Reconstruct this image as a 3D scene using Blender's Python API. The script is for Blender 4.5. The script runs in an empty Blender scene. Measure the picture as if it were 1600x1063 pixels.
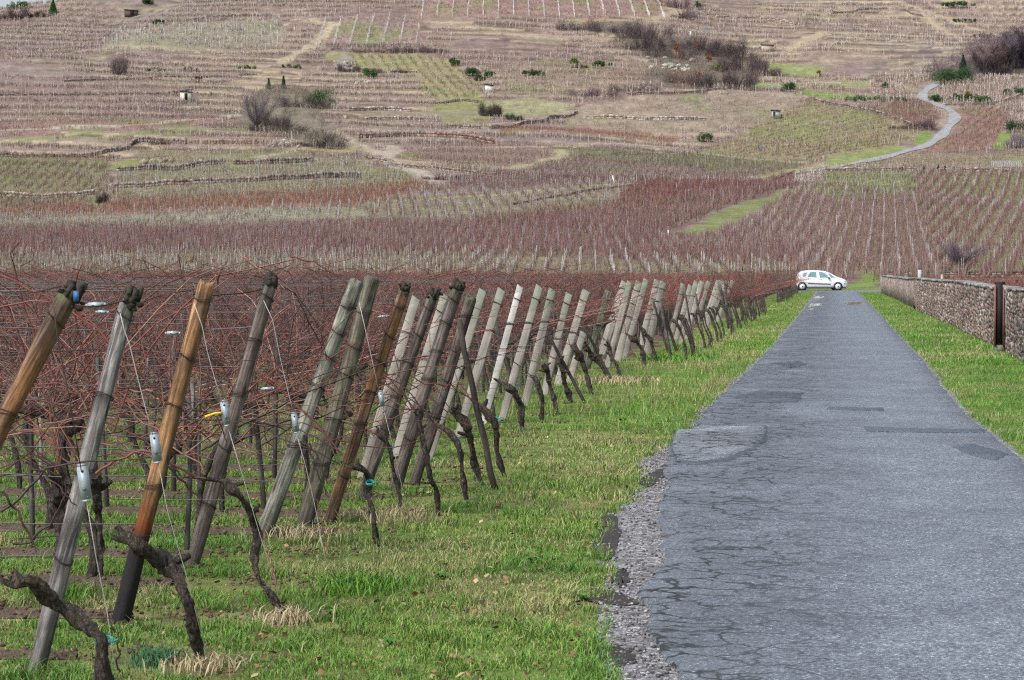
import bpy, math, random
import numpy as np
from mathutils import Vector, Matrix, Quaternion

random.seed(7)
rng = np.random.default_rng(7)
scene = bpy.context.scene
COL = scene.collection

# ------------------------------------------------------------------ camera, sky, sun, exposure
FPX, HOR = 3600.0, 424.0                       # focal length in photo pixels (1600 wide), horizon row
PSI = math.atan(503 / FPX)                     # the camera looks this far left of the road's direction
DEL = math.atan((531.5 - HOR) / FPX)           # and this far below the horizon
CAM = np.array([0.0, 0.0, 1.6])
FH = np.array([-math.sin(PSI), math.cos(PSI), 0.0])
RT = np.array([math.cos(PSI), math.sin(PSI), 0.0])
FW = FH * math.cos(DEL) + np.array([0, 0, -math.sin(DEL)])
UP = FH * math.sin(DEL) + np.array([0, 0, math.cos(DEL)])

cam_d = bpy.data.cameras.new("camera")
cam_d.sensor_width = 36.0
cam_d.lens = 36.0 * FPX / 1600.0
cam_d.clip_start = 0.3
cam_d.clip_end = 6000
cam_d.dof.use_dof = True
cam_d.dof.focus_distance = 17.0
cam_d.dof.aperture_fstop = 15.0
cam = bpy.data.objects.new("camera", cam_d)
cam.matrix_world = Matrix(((RT[0], UP[0], -FW[0], 0), (RT[1], UP[1], -FW[1], 0), (RT[2], UP[2], -FW[2], 1.6), (0, 0, 0, 1)))
COL.objects.link(cam)
scene.camera = cam

SUN_EL, SUN_AZ = math.radians(48), math.radians(215)      # azimuth measured from +Y clockwise
world = bpy.data.worlds.new("World")
scene.world = world
world.use_nodes = True
wn = world.node_tree
wn.nodes.clear()
sky = wn.nodes.new("ShaderNodeTexSky")
sky.sky_type = 'NISHITA'
sky.sun_disc = False
sky.sun_elevation = SUN_EL
sky.sun_rotation = SUN_AZ
sky.air_density = 1.0
sky.dust_density = 4.0
sky.ozone_density = 1.0
hs = wn.nodes.new("ShaderNodeHueSaturation")
hs.inputs["Saturation"].default_value = 0.50
bg = wn.nodes.new("ShaderNodeBackground")
bg.inputs[1].default_value = 0.125
wo = wn.nodes.new("ShaderNodeOutputWorld")
wn.links.new(sky.outputs[0], hs.inputs["Color"])
wn.links.new(hs.outputs[0], bg.inputs[0])
wn.links.new(bg.outputs[0], wo.inputs[0])

sd = bpy.data.lights.new("sun", 'SUN')
sd.energy = 1.5
sd.angle = math.radians(14)
sd.color = (1.0, 0.975, 0.94)
sun = bpy.data.objects.new("sun", sd)
sv = Vector((math.sin(SUN_AZ) * math.cos(SUN_EL), math.cos(SUN_AZ) * math.cos(SUN_EL), math.sin(SUN_EL)))
sun.rotation_euler = sv.to_track_quat('Z', 'Y').to_euler()
sun.location = (0, -20, 40)
COL.objects.link(sun)

scene.render.engine = 'CYCLES'
scene.view_settings.view_transform = 'Standard'
scene.view_settings.look = 'None'
scene.view_settings.exposure = 0.72
scene.view_settings.gamma = 1.0
scene.view_settings.use_curve_mapping = False
scene.cycles.max_bounces = 5
scene.cycles.diffuse_bounces = 3
scene.cycles.glossy_bounces = 2
scene.cycles.transmission_bounces = 2
scene.cycles.use_denoising = False
scene.cycles.use_adaptive_sampling = False
scene.cycles.pixel_filter_type = 'BLACKMAN_HARRIS'
scene.cycles.filter_width = 1.2

# ------------------------------------------------------------------ pixel -> place helpers
def ray(px, py):
    v = FW + (px - 800) / FPX * RT - (py - 531.5) / FPX * UP
    return v / v.dot(FH)                        # forward component 1

def atd(px, py, d):                             # point on that sight line at forward distance d
    return CAM + ray(px, py) * d

def gpt(px, py, z=0.0):
    v = ray(px, py)
    return CAM + v * ((z - CAM[2]) / v[2])

def dist(p):
    return float(np.dot(np.asarray(p) - CAM, FH))

# ------------------------------------------------------------------ noise
_L = rng.random((256, 256))
def vnoise(x, y):
    x = np.asarray(x, float); y = np.asarray(y, float)
    xi = np.floor(x).astype(int); yi = np.floor(y).astype(int)
    fx = x - xi; fy = y - yi
    fx = fx * fx * (3 - 2 * fx); fy = fy * fy * (3 - 2 * fy)
    a = _L[xi & 255, yi & 255]; b = _L[(xi + 1) & 255, yi & 255]
    c = _L[xi & 255, (yi + 1) & 255]; d = _L[(xi + 1) & 255, (yi + 1) & 255]
    return (a * (1 - fx) + b * fx) * (1 - fy) + (c * (1 - fx) + d * fx) * fy

def fbm(x, y, o=4):
    t = 0; a = 0.5; s = 0
    for i in range(o):
        t = t + a * vnoise(np.asarray(x) * 2 ** i + 17.3 * i, np.asarray(y) * 2 ** i + 9.1 * i)
        s += a; a *= 0.5
    return t / s

def sstep(a, b, x):
    t = np.clip((x - a) / (b - a), 0, 1)
    return t * t * (3 - 2 * t)

# ------------------------------------------------------------------ terrain height
_pd = np.array([-50, 200, 214, 235, 280, 360, 440, 520, 600, 750, 900, 1000, 1150, 1300, 1500])
_pz = np.array([0, 0, .3, 1.25, 3.5, 9, 16.8, 26.7, 38.9, 69, 107.6, 136, 172, 185, 185.0])
_gd = np.arange(-60, 1500, 2.0)
_gz = np.interp(_gd, _pd, _pz)
_k = np.hanning(31); _k /= _k.sum()
_sm = np.convolve(np.pad(_gz, 15, mode='edge'), _k, 'valid')
_gz = np.where(_gd < 196, 0, _sm * sstep(190, 225, _gd))

def inpoly(poly, x, y):
    x = np.asarray(x); y = np.asarray(y)
    r = np.zeros(x.shape, bool)
    n = len(poly)
    for i in range(n):
        x1, y1 = poly[i]; x2, y2 = poly[(i + 1) % n]
        if y1 == y2:
            continue
        c = (y1 > y) != (y2 > y)
        r ^= c & (x < (x2 - x1) * (y - y1) / (y2 - y1) + x1)
    return r

def z0(s, d):
    z = np.interp(d, _gd, _gz)
    w = sstep(260, 520, d)
    z = z + w * (fbm(s / 130 + 5, d / 170 + 3, 3) - 0.5) * 0.030 * d
    # the ridge drops towards the upper left corner of the photograph
    px = 800 + FPX * s / np.maximum(d, 1)
    tr = (HOR - (4.5 - px * 0.16)) / FPX
    cap = 1.6 + 880 * tr - (d - 880) * 0.12
    z = np.where(d > 700, np.minimum(z, cap + 0 * z), z)
    return z

def hit(px, py):                                # sight line against the smooth terrain -> (s, d)
    dd = np.arange(196, 1400, 1.5)
    v = ray(px, py)
    s = v.dot(RT) * dd
    zr = 1.6 + v[2] * dd
    zz = z0(s, dd)
    k = np.argmax(zz >= zr)
    if zz[k] < zr[k]:
        k = len(dd) - 1
        # sight line above the ridge: take the ridge
        k = np.argmax((zz - 1.6) / dd)
    if k == 0:
        g = gpt(px, max(py, HOR + 4)); return float(g.dot(RT)), dist(g)
    return float(s[k]), float(dd[k])

def sd2xy(s, d):
    return s * RT[0] + d * FH[0], s * RT[1] + d * FH[1]

def xy2sd(x, y):
    return x * RT[0] + y * RT[1], x * FH[0] + y * FH[1]

UNT = [hit(*p) for p in [(1080, 240), (1180, 195), (1260, 140), (1440, 120), (1640, 130), (1660, 440), (900, 440), (-200, 440), (-200, 345), (560, 310), (900, 250)]]
def notter(s, d):
    return inpoly(UNT, s, d)

STEP = 3.0
def terr(s, d):                                 # final height and bank mask
    s = np.asarray(s, float); d = np.asarray(d, float)
    z = z0(s, d)
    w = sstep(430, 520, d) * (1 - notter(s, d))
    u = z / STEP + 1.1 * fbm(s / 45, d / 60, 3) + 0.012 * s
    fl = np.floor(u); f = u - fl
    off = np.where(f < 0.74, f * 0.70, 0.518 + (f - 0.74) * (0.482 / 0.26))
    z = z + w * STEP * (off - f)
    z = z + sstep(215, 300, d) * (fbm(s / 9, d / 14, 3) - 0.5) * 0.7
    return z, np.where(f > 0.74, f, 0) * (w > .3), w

# ------------------------------------------------------------------ mesh building
class Acc:
    def __init__(s):
        s.v = []; s.c = []; s.q = []; s.t = []; s.n = 0
    def add(s, v, col=None, quads=None, tris=None):
        v = np.asarray(v, float).reshape(-1, 3)
        if col is None: col = (1, 1, 1)
        col = np.asarray(col, float)
        if col.ndim == 1: col = np.repeat(col[None, :], len(v), 0)
        s.v.append(v); s.c.append(col)
        if quads is not None and len(quads): s.q.append(np.asarray(quads).reshape(-1, 4) + s.n)
        if tris is not None and len(tris): s.t.append(np.asarray(tris).reshape(-1, 3) + s.n)
        s.n += len(v)
    def mesh(s, name, smooth=False):
        global TRIS
        v = np.concatenate(s.v); c = np.concatenate(s.c)
        q = np.concatenate(s.q) if s.q else np.zeros((0, 4), int)
        t = np.concatenate(s.t) if s.t else np.zeros((0, 3), int)
        me = bpy.data.meshes.new(name)
        me.vertices.add(len(v)); me.vertices.foreach_set("co", v.astype(np.float32).ravel())
        me.loops.add(q.size + t.size)
        me.loops.foreach_set("vertex_index", np.concatenate([q.ravel(), t.ravel()]).astype(np.int32))
        me.polygons.add(len(q) + len(t))
        me.polygons.foreach_set("loop_start", np.concatenate([np.arange(len(q)) * 4, q.size + np.arange(len(t)) * 3]).astype(np.int32))
        if smooth:
            me.polygons.foreach_set("use_smooth", np.ones(len(q) + len(t), bool))
        me.update(calc_edges=True)
        at = me.color_attributes.new("Col", 'FLOAT_COLOR', 'POINT')
        at.data.foreach_set("color", np.concatenate([c, np.ones((len(c), 1))], 1).astype(np.float32).ravel())
        TRIS += 2 * len(q) + len(t)
        return me
TRIS = 0

def link(name, me, mat=None, parent=None, **kw):
    o = bpy.data.objects.new(name, me)
    COL.objects.link(o)
    if mat is not None and me is not None and not me.materials: me.materials.append(mat)
    if parent is not None: o.parent = parent
    for k, v in kw.items(): o[k] = v
    return o

def thing(name, label, cat, loc, rz=0.0, group=None):
    o = bpy.data.objects.new(name, None)
    COL.objects.link(o)
    o.empty_display_size = 0.2
    o.location = loc; o.rotation_euler = (0, 0, rz)
    o['label'] = label; o['category'] = cat
    if group: o['group'] = group
    return o

def tag(o, label, cat, group=None):
    o['label'] = label; o['category'] = cat
    if group: o['group'] = group
    return o

def tubes(acc, P, R, k=3, col=(1, 1, 1), cap=False):
    P = np.asarray(P, float)
    if P.ndim == 2: P = P[None]
    N, M, _ = P.shape
    R = np.broadcast_to(np.asarray(R, float), (N, M)) if np.ndim(R) < 2 or np.shape(R) != (N, M) else np.asarray(R, float)
    T = np.gradient(P, axis=1)
    T /= np.linalg.norm(T, axis=2, keepdims=True) + 1e-9
    ref = np.zeros_like(T); ref[..., 0] = 0.31; ref[..., 1] = 0.95
    al = np.abs((T * ref).sum(2, keepdims=True)) > 0.93
    ref = np.where(al, np.array([0, 0, 1.0]), ref)
    A = np.cross(T, ref); A /= np.linalg.norm(A, axis=2, keepdims=True) + 1e-9
    B = np.cross(T, A)
    an = np.arange(k) / k * 2 * np.pi
    V = P[:, :, None, :] + R[:, :, None, None] * (np.cos(an)[None, None, :, None] * A[:, :, None, :] + np.sin(an)[None, None, :, None] * B[:, :, None, :])
    i = np.arange(N)[:, None, None] * M * k + np.arange(M - 1)[None, :, None] * k
    j = np.arange(k)[None, None, :]; j2 = (j + 1) % k
    q = np.stack([i + j, i + j2, i + k + j2, i + k + j], -1).reshape(-1, 4)
    col = np.asarray(col, float)
    if col.ndim == 2: col = np.repeat(col, M * k, 0)
    elif col.ndim == 3: col = np.repeat(col.reshape(-1, 3), k, 0)
    tr = None
    if cap and k > 2:
        tl = []
        for n in range(N):
            b = n * M * k; e = b + (M - 1) * k
            for m in range(1, k - 1):
                tl.append((b, b + m + 1, b + m)); tl.append((e, e + m, e + m + 1))
        tr = np.array(tl)
    acc.add(V.reshape(-1, 3), col, q, tr)

def box(acc, c, h, col=(1, 1, 1), R=None, jit=0.0):
    v = np.array([(x, y, z) for z in (-1, 1) for y in (-1, 1) for x in (-1, 1)], float) * np.asarray(h)
    if jit: v = v + (rng.random((8, 3)) - .5) * 2 * jit
    if R is not None: v = v @ np.asarray(R).T
    v = v + np.asarray(c)
    acc.add(v, col, [(0, 2, 3, 1), (4, 5, 7, 6), (0, 1, 5, 4), (2, 6, 7, 3), (0, 4, 6, 2), (1, 3, 7, 5)])

def resample(pts, n):
    pts = np.asarray(pts, float)
    L = np.concatenate([[0], np.cumsum(np.linalg.norm(np.diff(pts[:, :3], axis=0), axis=1))])
    # Catmull-Rom through the points
    out = []
    for t in np.linspace(0, L[-1], n):
        k = min(np.searchsorted(L, t, side='right') - 1, len(pts) - 2)
        u = (t - L[k]) / max(L[k + 1] - L[k], 1e-9)
        p1, p2 = pts[k], pts[k + 1]
        p0 = pts[k - 1] if k > 0 else 2 * p1 - p2
        p3 = pts[k + 2] if k + 2 < len(pts) else 2 * p2 - p1
        out.append(0.5 * (2 * p1 + (p2 - p0) * u + (2 * p0 - 5 * p1 + 4 * p2 - p3) * u * u + (-p0 + 3 * p1 - 3 * p2 + p3) * u ** 3))
    return np.array(out)

# ------------------------------------------------------------------ materials
def mat_new(name):
    m = bpy.data.materials.new(name); m.use_nodes = True
    nt = m.node_tree; b = nt.nodes["Principled BSDF"]
    return m, nt, b

def N(nt, typ, **kw):
    n = nt.nodes.new(typ)
    for k, v in kw.items():
        if k in n.inputs: n.inputs[k].default_value = v
        else: setattr(n, k, v)
    return n

def ramp(nt, fac, stops):
    r = nt.nodes.new("ShaderNodeValToRGB")
    while len(r.color_ramp.elements) < len(stops): r.color_ramp.elements.new(0.5)
    for e, (p, c) in zip(r.color_ramp.elements, stops):
        e.position = p; e.color = (c[0], c[1], c[2], 1) if hasattr(c, '__len__') else (c, c, c, 1)
    nt.links.new(fac, r.inputs[0])
    return r.outputs[0]

def mix(nt, fac, a, b, mode='MIX'):
    m = nt.nodes.new("ShaderNodeMix"); m.data_type = 'RGBA'; m.blend_type = mode
    for v, s in ((fac, 0), (a, 6), (b, 7)):
        if hasattr(v, 'is_output') or isinstance(v, bpy.types.NodeSocket): nt.links.new(v, m.inputs[s])
        elif s == 0: m.inputs[0].default_value = v
        else: m.inputs[s].default_value = (v[0], v[1], v[2], 1) if hasattr(v, '__len__') else (v, v, v, 1)
    return m.outputs[2]

def bump(nt, b, h, strength, dis=0.02):
    n = nt.nodes.new("ShaderNodeBump"); n.inputs["Strength"].default_value = strength; n.inputs["Distance"].default_value = dis
    nt.links.new(h, n.inputs["Height"]); nt.links.new(n.outputs[0], b.inputs["Normal"])
    return n

def noise(nt, scale, detail=3, rough=.55, vec=None, dist_=0):
    n = nt.nodes.new("ShaderNodeTexNoise"); n.inputs["Scale"].default_value = scale; n.inputs["Detail"].default_value = detail
    n.inputs["Roughness"].default_value = rough; n.inputs["Distortion"].default_value = dist_
    if vec is not None: nt.links.new(vec, n.inputs["Vector"])
    return n.outputs[0]

def vec(nt, kind="Object", scale=(1, 1, 1), loc=(0, 0, 0)):
    t = nt.nodes.new("ShaderNodeTexCoord"); m = nt.nodes.new("ShaderNodeMapping")
    m.inputs["Scale"].default_value = scale; m.inputs["Location"].default_value = loc
    nt.links.new(t.outputs[kind], m.inputs[0])
    return m.outputs[0]

def simple(name, col, rough=.6, metal=0.0, nscale=None, namp=.25, bscale=None, bstr=.3, bdis=.01):
    m, nt, b = mat_new(name)
    b.inputs["Roughness"].default_value = rough; b.inputs["Metallic"].default_value = metal
    if nscale:
        n = noise(nt, nscale, 4, .6, vec(nt))
        nt.links.new(mix(nt, 1.0, ramp(nt, n, [(.25, (1 - namp,) * 3), (.75, (1 + namp,) * 3)]), col, 'MULTIPLY'), b.inputs["Base Color"])
    else:
        b.inputs["Base Color"].default_value = (*col, 1)
    if bscale: bump(nt, b, noise(nt, bscale, 4, .6, vec(nt)), bstr, bdis)
    return m

def vcol(name, rough=.85, nscale=8.0, namp=.3, bscale=None, bstr=.5, bdis=.02, spec=.3, trans=0.0, n2=None):
    m, nt, b = mat_new(name)
    a = nt.nodes.new("ShaderNodeAttribute"); a.attribute_name = "Col"
    v = vec(nt)
    c = mix(nt, 1.0, a.outputs[0], ramp(nt, noise(nt, nscale, 5, .65, v), [(.3, (1 - namp,) * 3), (.7, (1 + namp,) * 3)]), 'MULTIPLY')
    if n2: c = mix(nt, 1.0, c, ramp(nt, noise(nt, n2[0], 3, .6, v), [(.3, (1 - n2[1],) * 3), (.7, (1 + n2[1],) * 3)]), 'MULTIPLY')
    nt.links.new(c, b.inputs["Base Color"])
    b.inputs["Roughness"].default_value = rough
    b.inputs["Specular IOR Level"].default_value = spec
    if bscale: bump(nt, b, noise(nt, bscale, 5, .65, v), bstr, bdis)
    return m

def wood(name, c1, c2, c3, rough=.8, tar=None, moss=None, grain=1.0):
    m, nt, b = mat_new(name)
    v = vec(nt, scale=(26 * grain, 26 * grain, 1.6))
    v2 = vec(nt, scale=(7, 7, 1.3), loc=(3, 1, 5))
    g = noise(nt, 2.2, 8, .68, v, .6)
    c = ramp(nt, g, [(.34, tuple(x * .6 for x in c1)), (.46, c1), (.54, c2), (.66, tuple(min(1, x * 1.5) for x in c2))])
    c = mix(nt, ramp(nt, noise(nt, 1.0, 5, .6, v2), [(.42, 0), (.62, 1)]), c, mix(nt, 1.0, c3, ramp(nt, g, [(.3, .45), (.7, 1.3)]), 'MULTIPLY'))
    # long drying cracks
    cr = noise(nt, 1.6, 3, .5, vec(nt, scale=(38, 38, .9), loc=(7, 2, 0)), .3)
    crk = ramp(nt, cr, [(.30, 1), (.36, 0)])
    c = mix(nt, crk, c, (.02, .017, .014))
    # knots
    vo = nt.nodes.new("ShaderNodeTexVoronoi"); vo.inputs["Scale"].default_value = 1.0
    nt.links.new(vec(nt, scale=(9, 9, 3.2), loc=(2, 4, 1)), vo.inputs["Vector"])
    c = mix(nt, ramp(nt, vo.outputs["Distance"], [(.07, .85), (.17, 0)]), c, (.035, .02, .012))
    c = mix(nt, ramp(nt, noise(nt, 7, 4, .7, vec(nt)), [(.55, 0), (.75, .55)]), c, tuple(x * .45 for x in c1))
    tc = nt.nodes.new("ShaderNodeTexCoord"); sp = nt.nodes.new("ShaderNodeSeparateXYZ"); nt.links.new(tc.outputs["Object"], sp.inputs[0])
    def zmask(z, soft, up):
        ad = N(nt, "ShaderNodeMath", operation='MULTIPLY_ADD'); nt.links.new(noise(nt, 9, 4, .6, vec(nt, scale=(1, 1, .4))), ad.inputs[0]); ad.inputs[1].default_value = .22
        nt.links.new(sp.outputs[2], ad.inputs[2])
        mr = nt.nodes.new("ShaderNodeMapRange"); nt.links.new(ad.outputs[0], mr.inputs[0])
        mr.inputs[1].default_value = z + .11 - soft; mr.inputs[2].default_value = z + .11 + soft
        mr.inputs[3].default_value, mr.inputs[4].default_value = (0, 1) if up else (1, 0)
        return mr.outputs[0]
    # rust and dirt stains that run from the wire bands
    at2 = nt.nodes.new("ShaderNodeAttribute"); at2.attribute_name = "Col"
    s2_ = nt.nodes.new("ShaderNodeSeparateColor"); nt.links.new(at2.outputs[0], s2_.inputs[0])
    st_ = N(nt, "ShaderNodeMath", operation='MULTIPLY'); nt.links.new(s2_.outputs[1], st_.inputs[0])
    nt.links.new(ramp(nt, noise(nt, 3, 4, .7, vec(nt, scale=(9, 9, 1.5), loc=(1, 8, 3))), [(.3, .25), (.6, 1)]), st_.inputs[1])
    c = mix(nt, st_.outputs[0], c, (.045, .036, .032))
    # big weathering blotches
    c = mix(nt, 1.0, c, ramp(nt, noise(nt, 1.2, 5, .7, vec(nt, scale=(6, 6, 2.4), loc=(5, 5, 9))), [(.34, .42), (.5, .95), (.64, 1.45)]), 'MULTIPLY')
    # darker towards the foot
    c = mix(nt, zmask(.12, .14, False), c, mix(nt, .7, c, (.05, .042, .035)))
    if tar:
        c = mix(nt, zmask(tar + .14, .09, False), c, (.16, .045, .012))
        c = mix(nt, zmask(tar, .05, False), c, (.014, .013, .014))
    if moss:
        at = nt.nodes.new("ShaderNodeAttribute"); at.attribute_name = "Col"
        mm = N(nt, "ShaderNodeMath", operation='MULTIPLY_ADD'); nt.links.new(noise(nt, 14, 4, .6, vec(nt)), mm.inputs[0]); mm.inputs[1].default_value = .30; sc_ = nt.nodes.new("ShaderNodeSeparateColor"); nt.links.new(at.outputs[0], sc_.inputs[0]); nt.links.new(sc_.outputs[0], mm.inputs[2])
        mo = nt.nodes.new("ShaderNodeMapRange"); nt.links.new(mm.outputs[0], mo.inputs[0]); mo.inputs[1].default_value = .15 + moss - .05; mo.inputs[2].default_value = .15 + moss + .06; mo.inputs[3].default_value = 1; mo.inputs[4].default_value = 0
        c = mix(nt, mo.outputs[0], c, mix(nt, ramp(nt, noise(nt, 30, 4, .6, vec(nt)), [(.4, 0), (.6, 1)]), (.028, .033, .025), (.10, .13, .06)))
    nt.links.new(c, b.inputs["Base Color"])
    b.inputs["Roughness"].default_value = rough
    b.inputs["Specular IOR Level"].default_value = .3
    hm = mix(nt, crk, g, (0, 0, 0))
    bump(nt, b, hm, .9, .006)
    return m

M = {}
M['ground'] = vcol('ground_mat', .95, .55, .30, 9.0, .8, .05, .15, n2=(4.5, .38))
M['fringe'] = simple('dark_soil_mat', (.035, .030, .028), .95, 0, 14, .5, 30, 1.0, .03)
M['soil'] = simple('soil_mat', (.095, .062, .045), .95, 0, 14, .5, 30, 1.0, .03)
M['clod'] = vcol('clod_mat', .95, 25, .4, 60, .8, .01, .1)
M['grass'] = vcol('grass_mat', .6, 1.2, .22, None, spec=.25)
M['veg'] = vcol('far_veg_mat', .85, 3.0, .25, spec=.1)
M['bark'] = None
M['cane'] = vcol('cane_mat', .55, 30, .4, spec=.35)
M['wire'] = simple('wire_mat', (.14, .14, .15), .6, .3)
M['rust'] = simple('rusty_wire_mat', (.045, .03, .025), .7, .3)
M['galv'] = simple('galvanised_mat', (.30, .35, .39), .55, .35, 30, .25)
M['whitewire'] = simple('pale_wire_mat', (.40, .39, .40), .5, .1)
M['teal'] = simple('teal_tie_mat', (.02, .30, .30), .5)
M['yellow'] = simple('yellow_tag_mat', (.85, .55, .02), .5)
M['blue'] = simple('blue_tag_mat', (.03, .11, .30), .5)

def bark_mat():
    m, nt, b = mat_new('bark_mat')
    v = vec(nt, scale=(1, 1, .35))
    g = noise(nt, 55, 7, .72, v, 1.2)
    c = ramp(nt, g, [(.30, (.014, .012, .011)), (.46, (.06, .05, .044)), (.60, (.17, .145, .13)), (.75, (.34, .31, .29))])
    c = mix(nt, ramp(nt, noise(nt, 6, 3, .6, vec(nt)), [(.5, 0), (.7, .7)]), c, mix(nt, 1.0, c, (1.0, .92, .65), 'MULTIPLY'))
    nt.links.new(c, b.inputs["Base Color"]); b.inputs["Roughness"].default_value = .95
    b.inputs["Specular IOR Level"].default_value = .2
    bump(nt, b, g, 1.0, .05)
    return m
M['bark'] = bark_mat()

W = {
 'grey': wood('grey_wood', (.13, .12, .12), (.30, .29, .29), (.17, .16, .16), moss=.03),
 'greybrown': wood('grey_brown_wood', (.085, .072, .065), (.19, .165, .155), (.11, .085, .07), moss=.03),
 'orange': wood('orange_wood', (.17, .095, .05), (.38, .22, .105), (.25, .13, .06), tar=.40),
 'brown': wood('brown_wood', (.075, .042, .025), (.20, .13, .095), (.27, .125, .045), moss=.02),
 'green': wood('greenish_grey_wood', (.15, .15, .125), (.29, .29, .25), (.19, .20, .165)),
 'dkgreen': wood('dark_greenish_wood', (.085, .082, .06), (.18, .17, .13), (.12, .105, .075)),
 'mossy': wood('mossy_split_wood', (.10, .10, .075), (.22, .21, .15), (.15, .20, .13)),
 'dark': wood('dark_wood', (.06, .05, .045), (.15, .13, .12), (.10, .075, .06), moss=.03),
 'stake': wood('grey_stake_wood', (.14, .14, .14), (.26, .26, .265), (.18, .18, .17)),
}

def board_wood(name, c1, c2, moss=.05):
    m, nt, b = mat_new(name)
    g = noise(nt, 1.6, 6, .62, vec(nt, scale=(14, 14, 1.1)), .3)
    c = ramp(nt, g, [(.3, c1), (.6, c2)])
    c = mix(nt, 1.0, c, ramp(nt, noise(nt, 1.0, 4, .6, vec(nt, scale=(4, 4, 1.8), loc=(2, 7, 1))), [(.3, .55), (.7, 1.2)]), 'MULTIPLY')
    at = nt.nodes.new("ShaderNodeAttribute"); at.attribute_name = "Col"
    sc_ = nt.nodes.new("ShaderNodeSeparateColor"); nt.links.new(at.outputs[0], sc_.inputs[0])
    mm = N(nt, "ShaderNodeMath", operation='MULTIPLY_ADD'); nt.links.new(noise(nt, 9, 4, .65, vec(nt)), mm.inputs[0]); mm.inputs[1].default_value = .5; nt.links.new(sc_.outputs[0], mm.inputs[2])
    mo = nt.nodes.new("ShaderNodeMapRange"); nt.links.new(mm.outputs[0], mo.inputs[0]); mo.inputs[1].default_value = .25 + moss - .08; mo.inputs[2].default_value = .25 + moss + .14; mo.inputs[3].default_value = .8; mo.inputs[4].default_value = 0
    c = mix(nt, mo.outputs[0], c, mix(nt, noise(nt, 26, 3, .6, vec(nt)), (.10, .12, .09), (.26, .28, .22)))
    nt.links.new(c, b.inputs["Base Color"]); b.inputs["Roughness"].default_value = .85
    bump(nt, b, g, .4, .003)
    return m
W['board'] = board_wood('pale_board', (.30, .27, .24), (.52, .48, .43), .14)
W['board2'] = board_wood('weathered_board', (.24, .22, .20), (.44, .41, .37), .32)
W['white'] = board_wood('bleached_board', (.46, .44, .42), (.66, .64, .62), .0)

def asphalt(name, base, chips=True):
    m, nt, b = mat_new(name)
    v = vec(nt)
    vo = nt.nodes.new("ShaderNodeTexVoronoi"); vo.inputs["Scale"].default_value = 105; nt.links.new(v, vo.inputs["Vector"])
    sp = nt.nodes.new("ShaderNodeSeparateColor"); nt.links.new(vo.outputs["Color"], sp.inputs[0])
    chip = ramp(nt, sp.outputs[0], [(.0, .30), (.45, .8), (.8, 1.25), (.97, 1.9), (1., 3.4)])
    c = mix(nt, 1.0, chip, base, 'MULTIPLY')
    tint = mix(nt, ramp(nt, sp.outputs[1], [(.4, 0), (.8, .5)]), (1, 1, 1), (1.12, 1.0, .88))
    c = mix(nt, 1.0, c, tint, 'MULTIPLY')
    # broad wear
    c = mix(nt, 1.0, c, ramp(nt, noise(nt, .8, 4, .6, v), [(.3, .78), (.7, 1.22)]), 'MULTIPLY')
    c = mix(nt, 1.0, c, ramp(nt, noise(nt, 7, 3, .6, v), [(.3, .85), (.7, 1.15)]), 'MULTIPLY')
    # cracks: warped cell borders, only where the surface has broken up
    wv = nt.nodes.new("ShaderNodeVectorMath"); wv.operation = 'ADD'
    nn = nt.nodes.new("ShaderNodeTexNoise"); nn.inputs["Scale"].default_value = 3.0; nn.inputs["Detail"].default_value = 4; nt.links.new(v, nn.inputs["Vector"])
    sc = nt.nodes.new("ShaderNodeVectorMath"); sc.operation = 'SCALE'; sc.inputs[3].default_value = .55
    nt.links.new(nn.outputs["Color"], sc.inputs[0]); nt.links.new(v, wv.inputs[0]); nt.links.new(sc.outputs[0], wv.inputs[1])
    ve = nt.nodes.new("ShaderNodeTexVoronoi"); ve.feature = 'DISTANCE_TO_EDGE'; ve.inputs["Scale"].default_value = 3.4; nt.links.new(wv.outputs[0], ve.inputs["Vector"])
    crk = ramp(nt, ve.outputs["Distance"], [(.02, 1), (.06, 0)])
    s2 = nt.nodes.new("ShaderNodeSeparateXYZ"); nt.links.new(v, s2.inputs[0])
    mr = nt.nodes.new("ShaderNodeMapRange"); nt.links.new(s2.outputs[0], mr.inputs[0])
    mr.inputs[1].default_value = .5; mr.inputs[2].default_value = -.6; mr.inputs[3].default_value = 0; mr.inputs[4].default_value = 1
    zone = ramp(nt, noise(nt, .9, 4, .65, vec(nt, scale=(1, .55, 1), loc=(4, 1.7, 0))), [(.36, 0), (.50, 1)])
    zm = mix(nt, 1.0, zone, mr.outputs[0], 'MULTIPLY')
    cm = mix(nt, 1.0, crk, zm, 'MULTIPLY')
    c = mix(nt, mix(nt, 1.0, zm, (.45, .45, .45), 'MULTIPLY'), c, (.065, .076, .092))
    c = mix(nt, cm, c, (.012, .012, .013))
    nt.links.new(c, b.inputs["Base Color"])
    nt.links.new(ramp(nt, noise(nt, 1.3, 4, .6, vec(nt, loc=(9, 2, 0))), [(.35, .42), (.65, .72)]), b.inputs["Roughness"])
    b.inputs["Specular IOR Level"].default_value = .45
    h = mix(nt, cm, mix(nt, .55, vo.outputs["Distance"], noise(nt, 5, 4, .6, v)), (0, 0, 0))
    bump(nt, b, h, .7, .012)
    return m
M['asphalt'] = asphalt('asphalt_mat', (.145, .172, .210))
M['patch'] = asphalt('patch_mat', (.225, .25, .29), False)
M['tarstrip'] = asphalt('tar_strip_mat', (.07, .092, .122), False)

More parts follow.
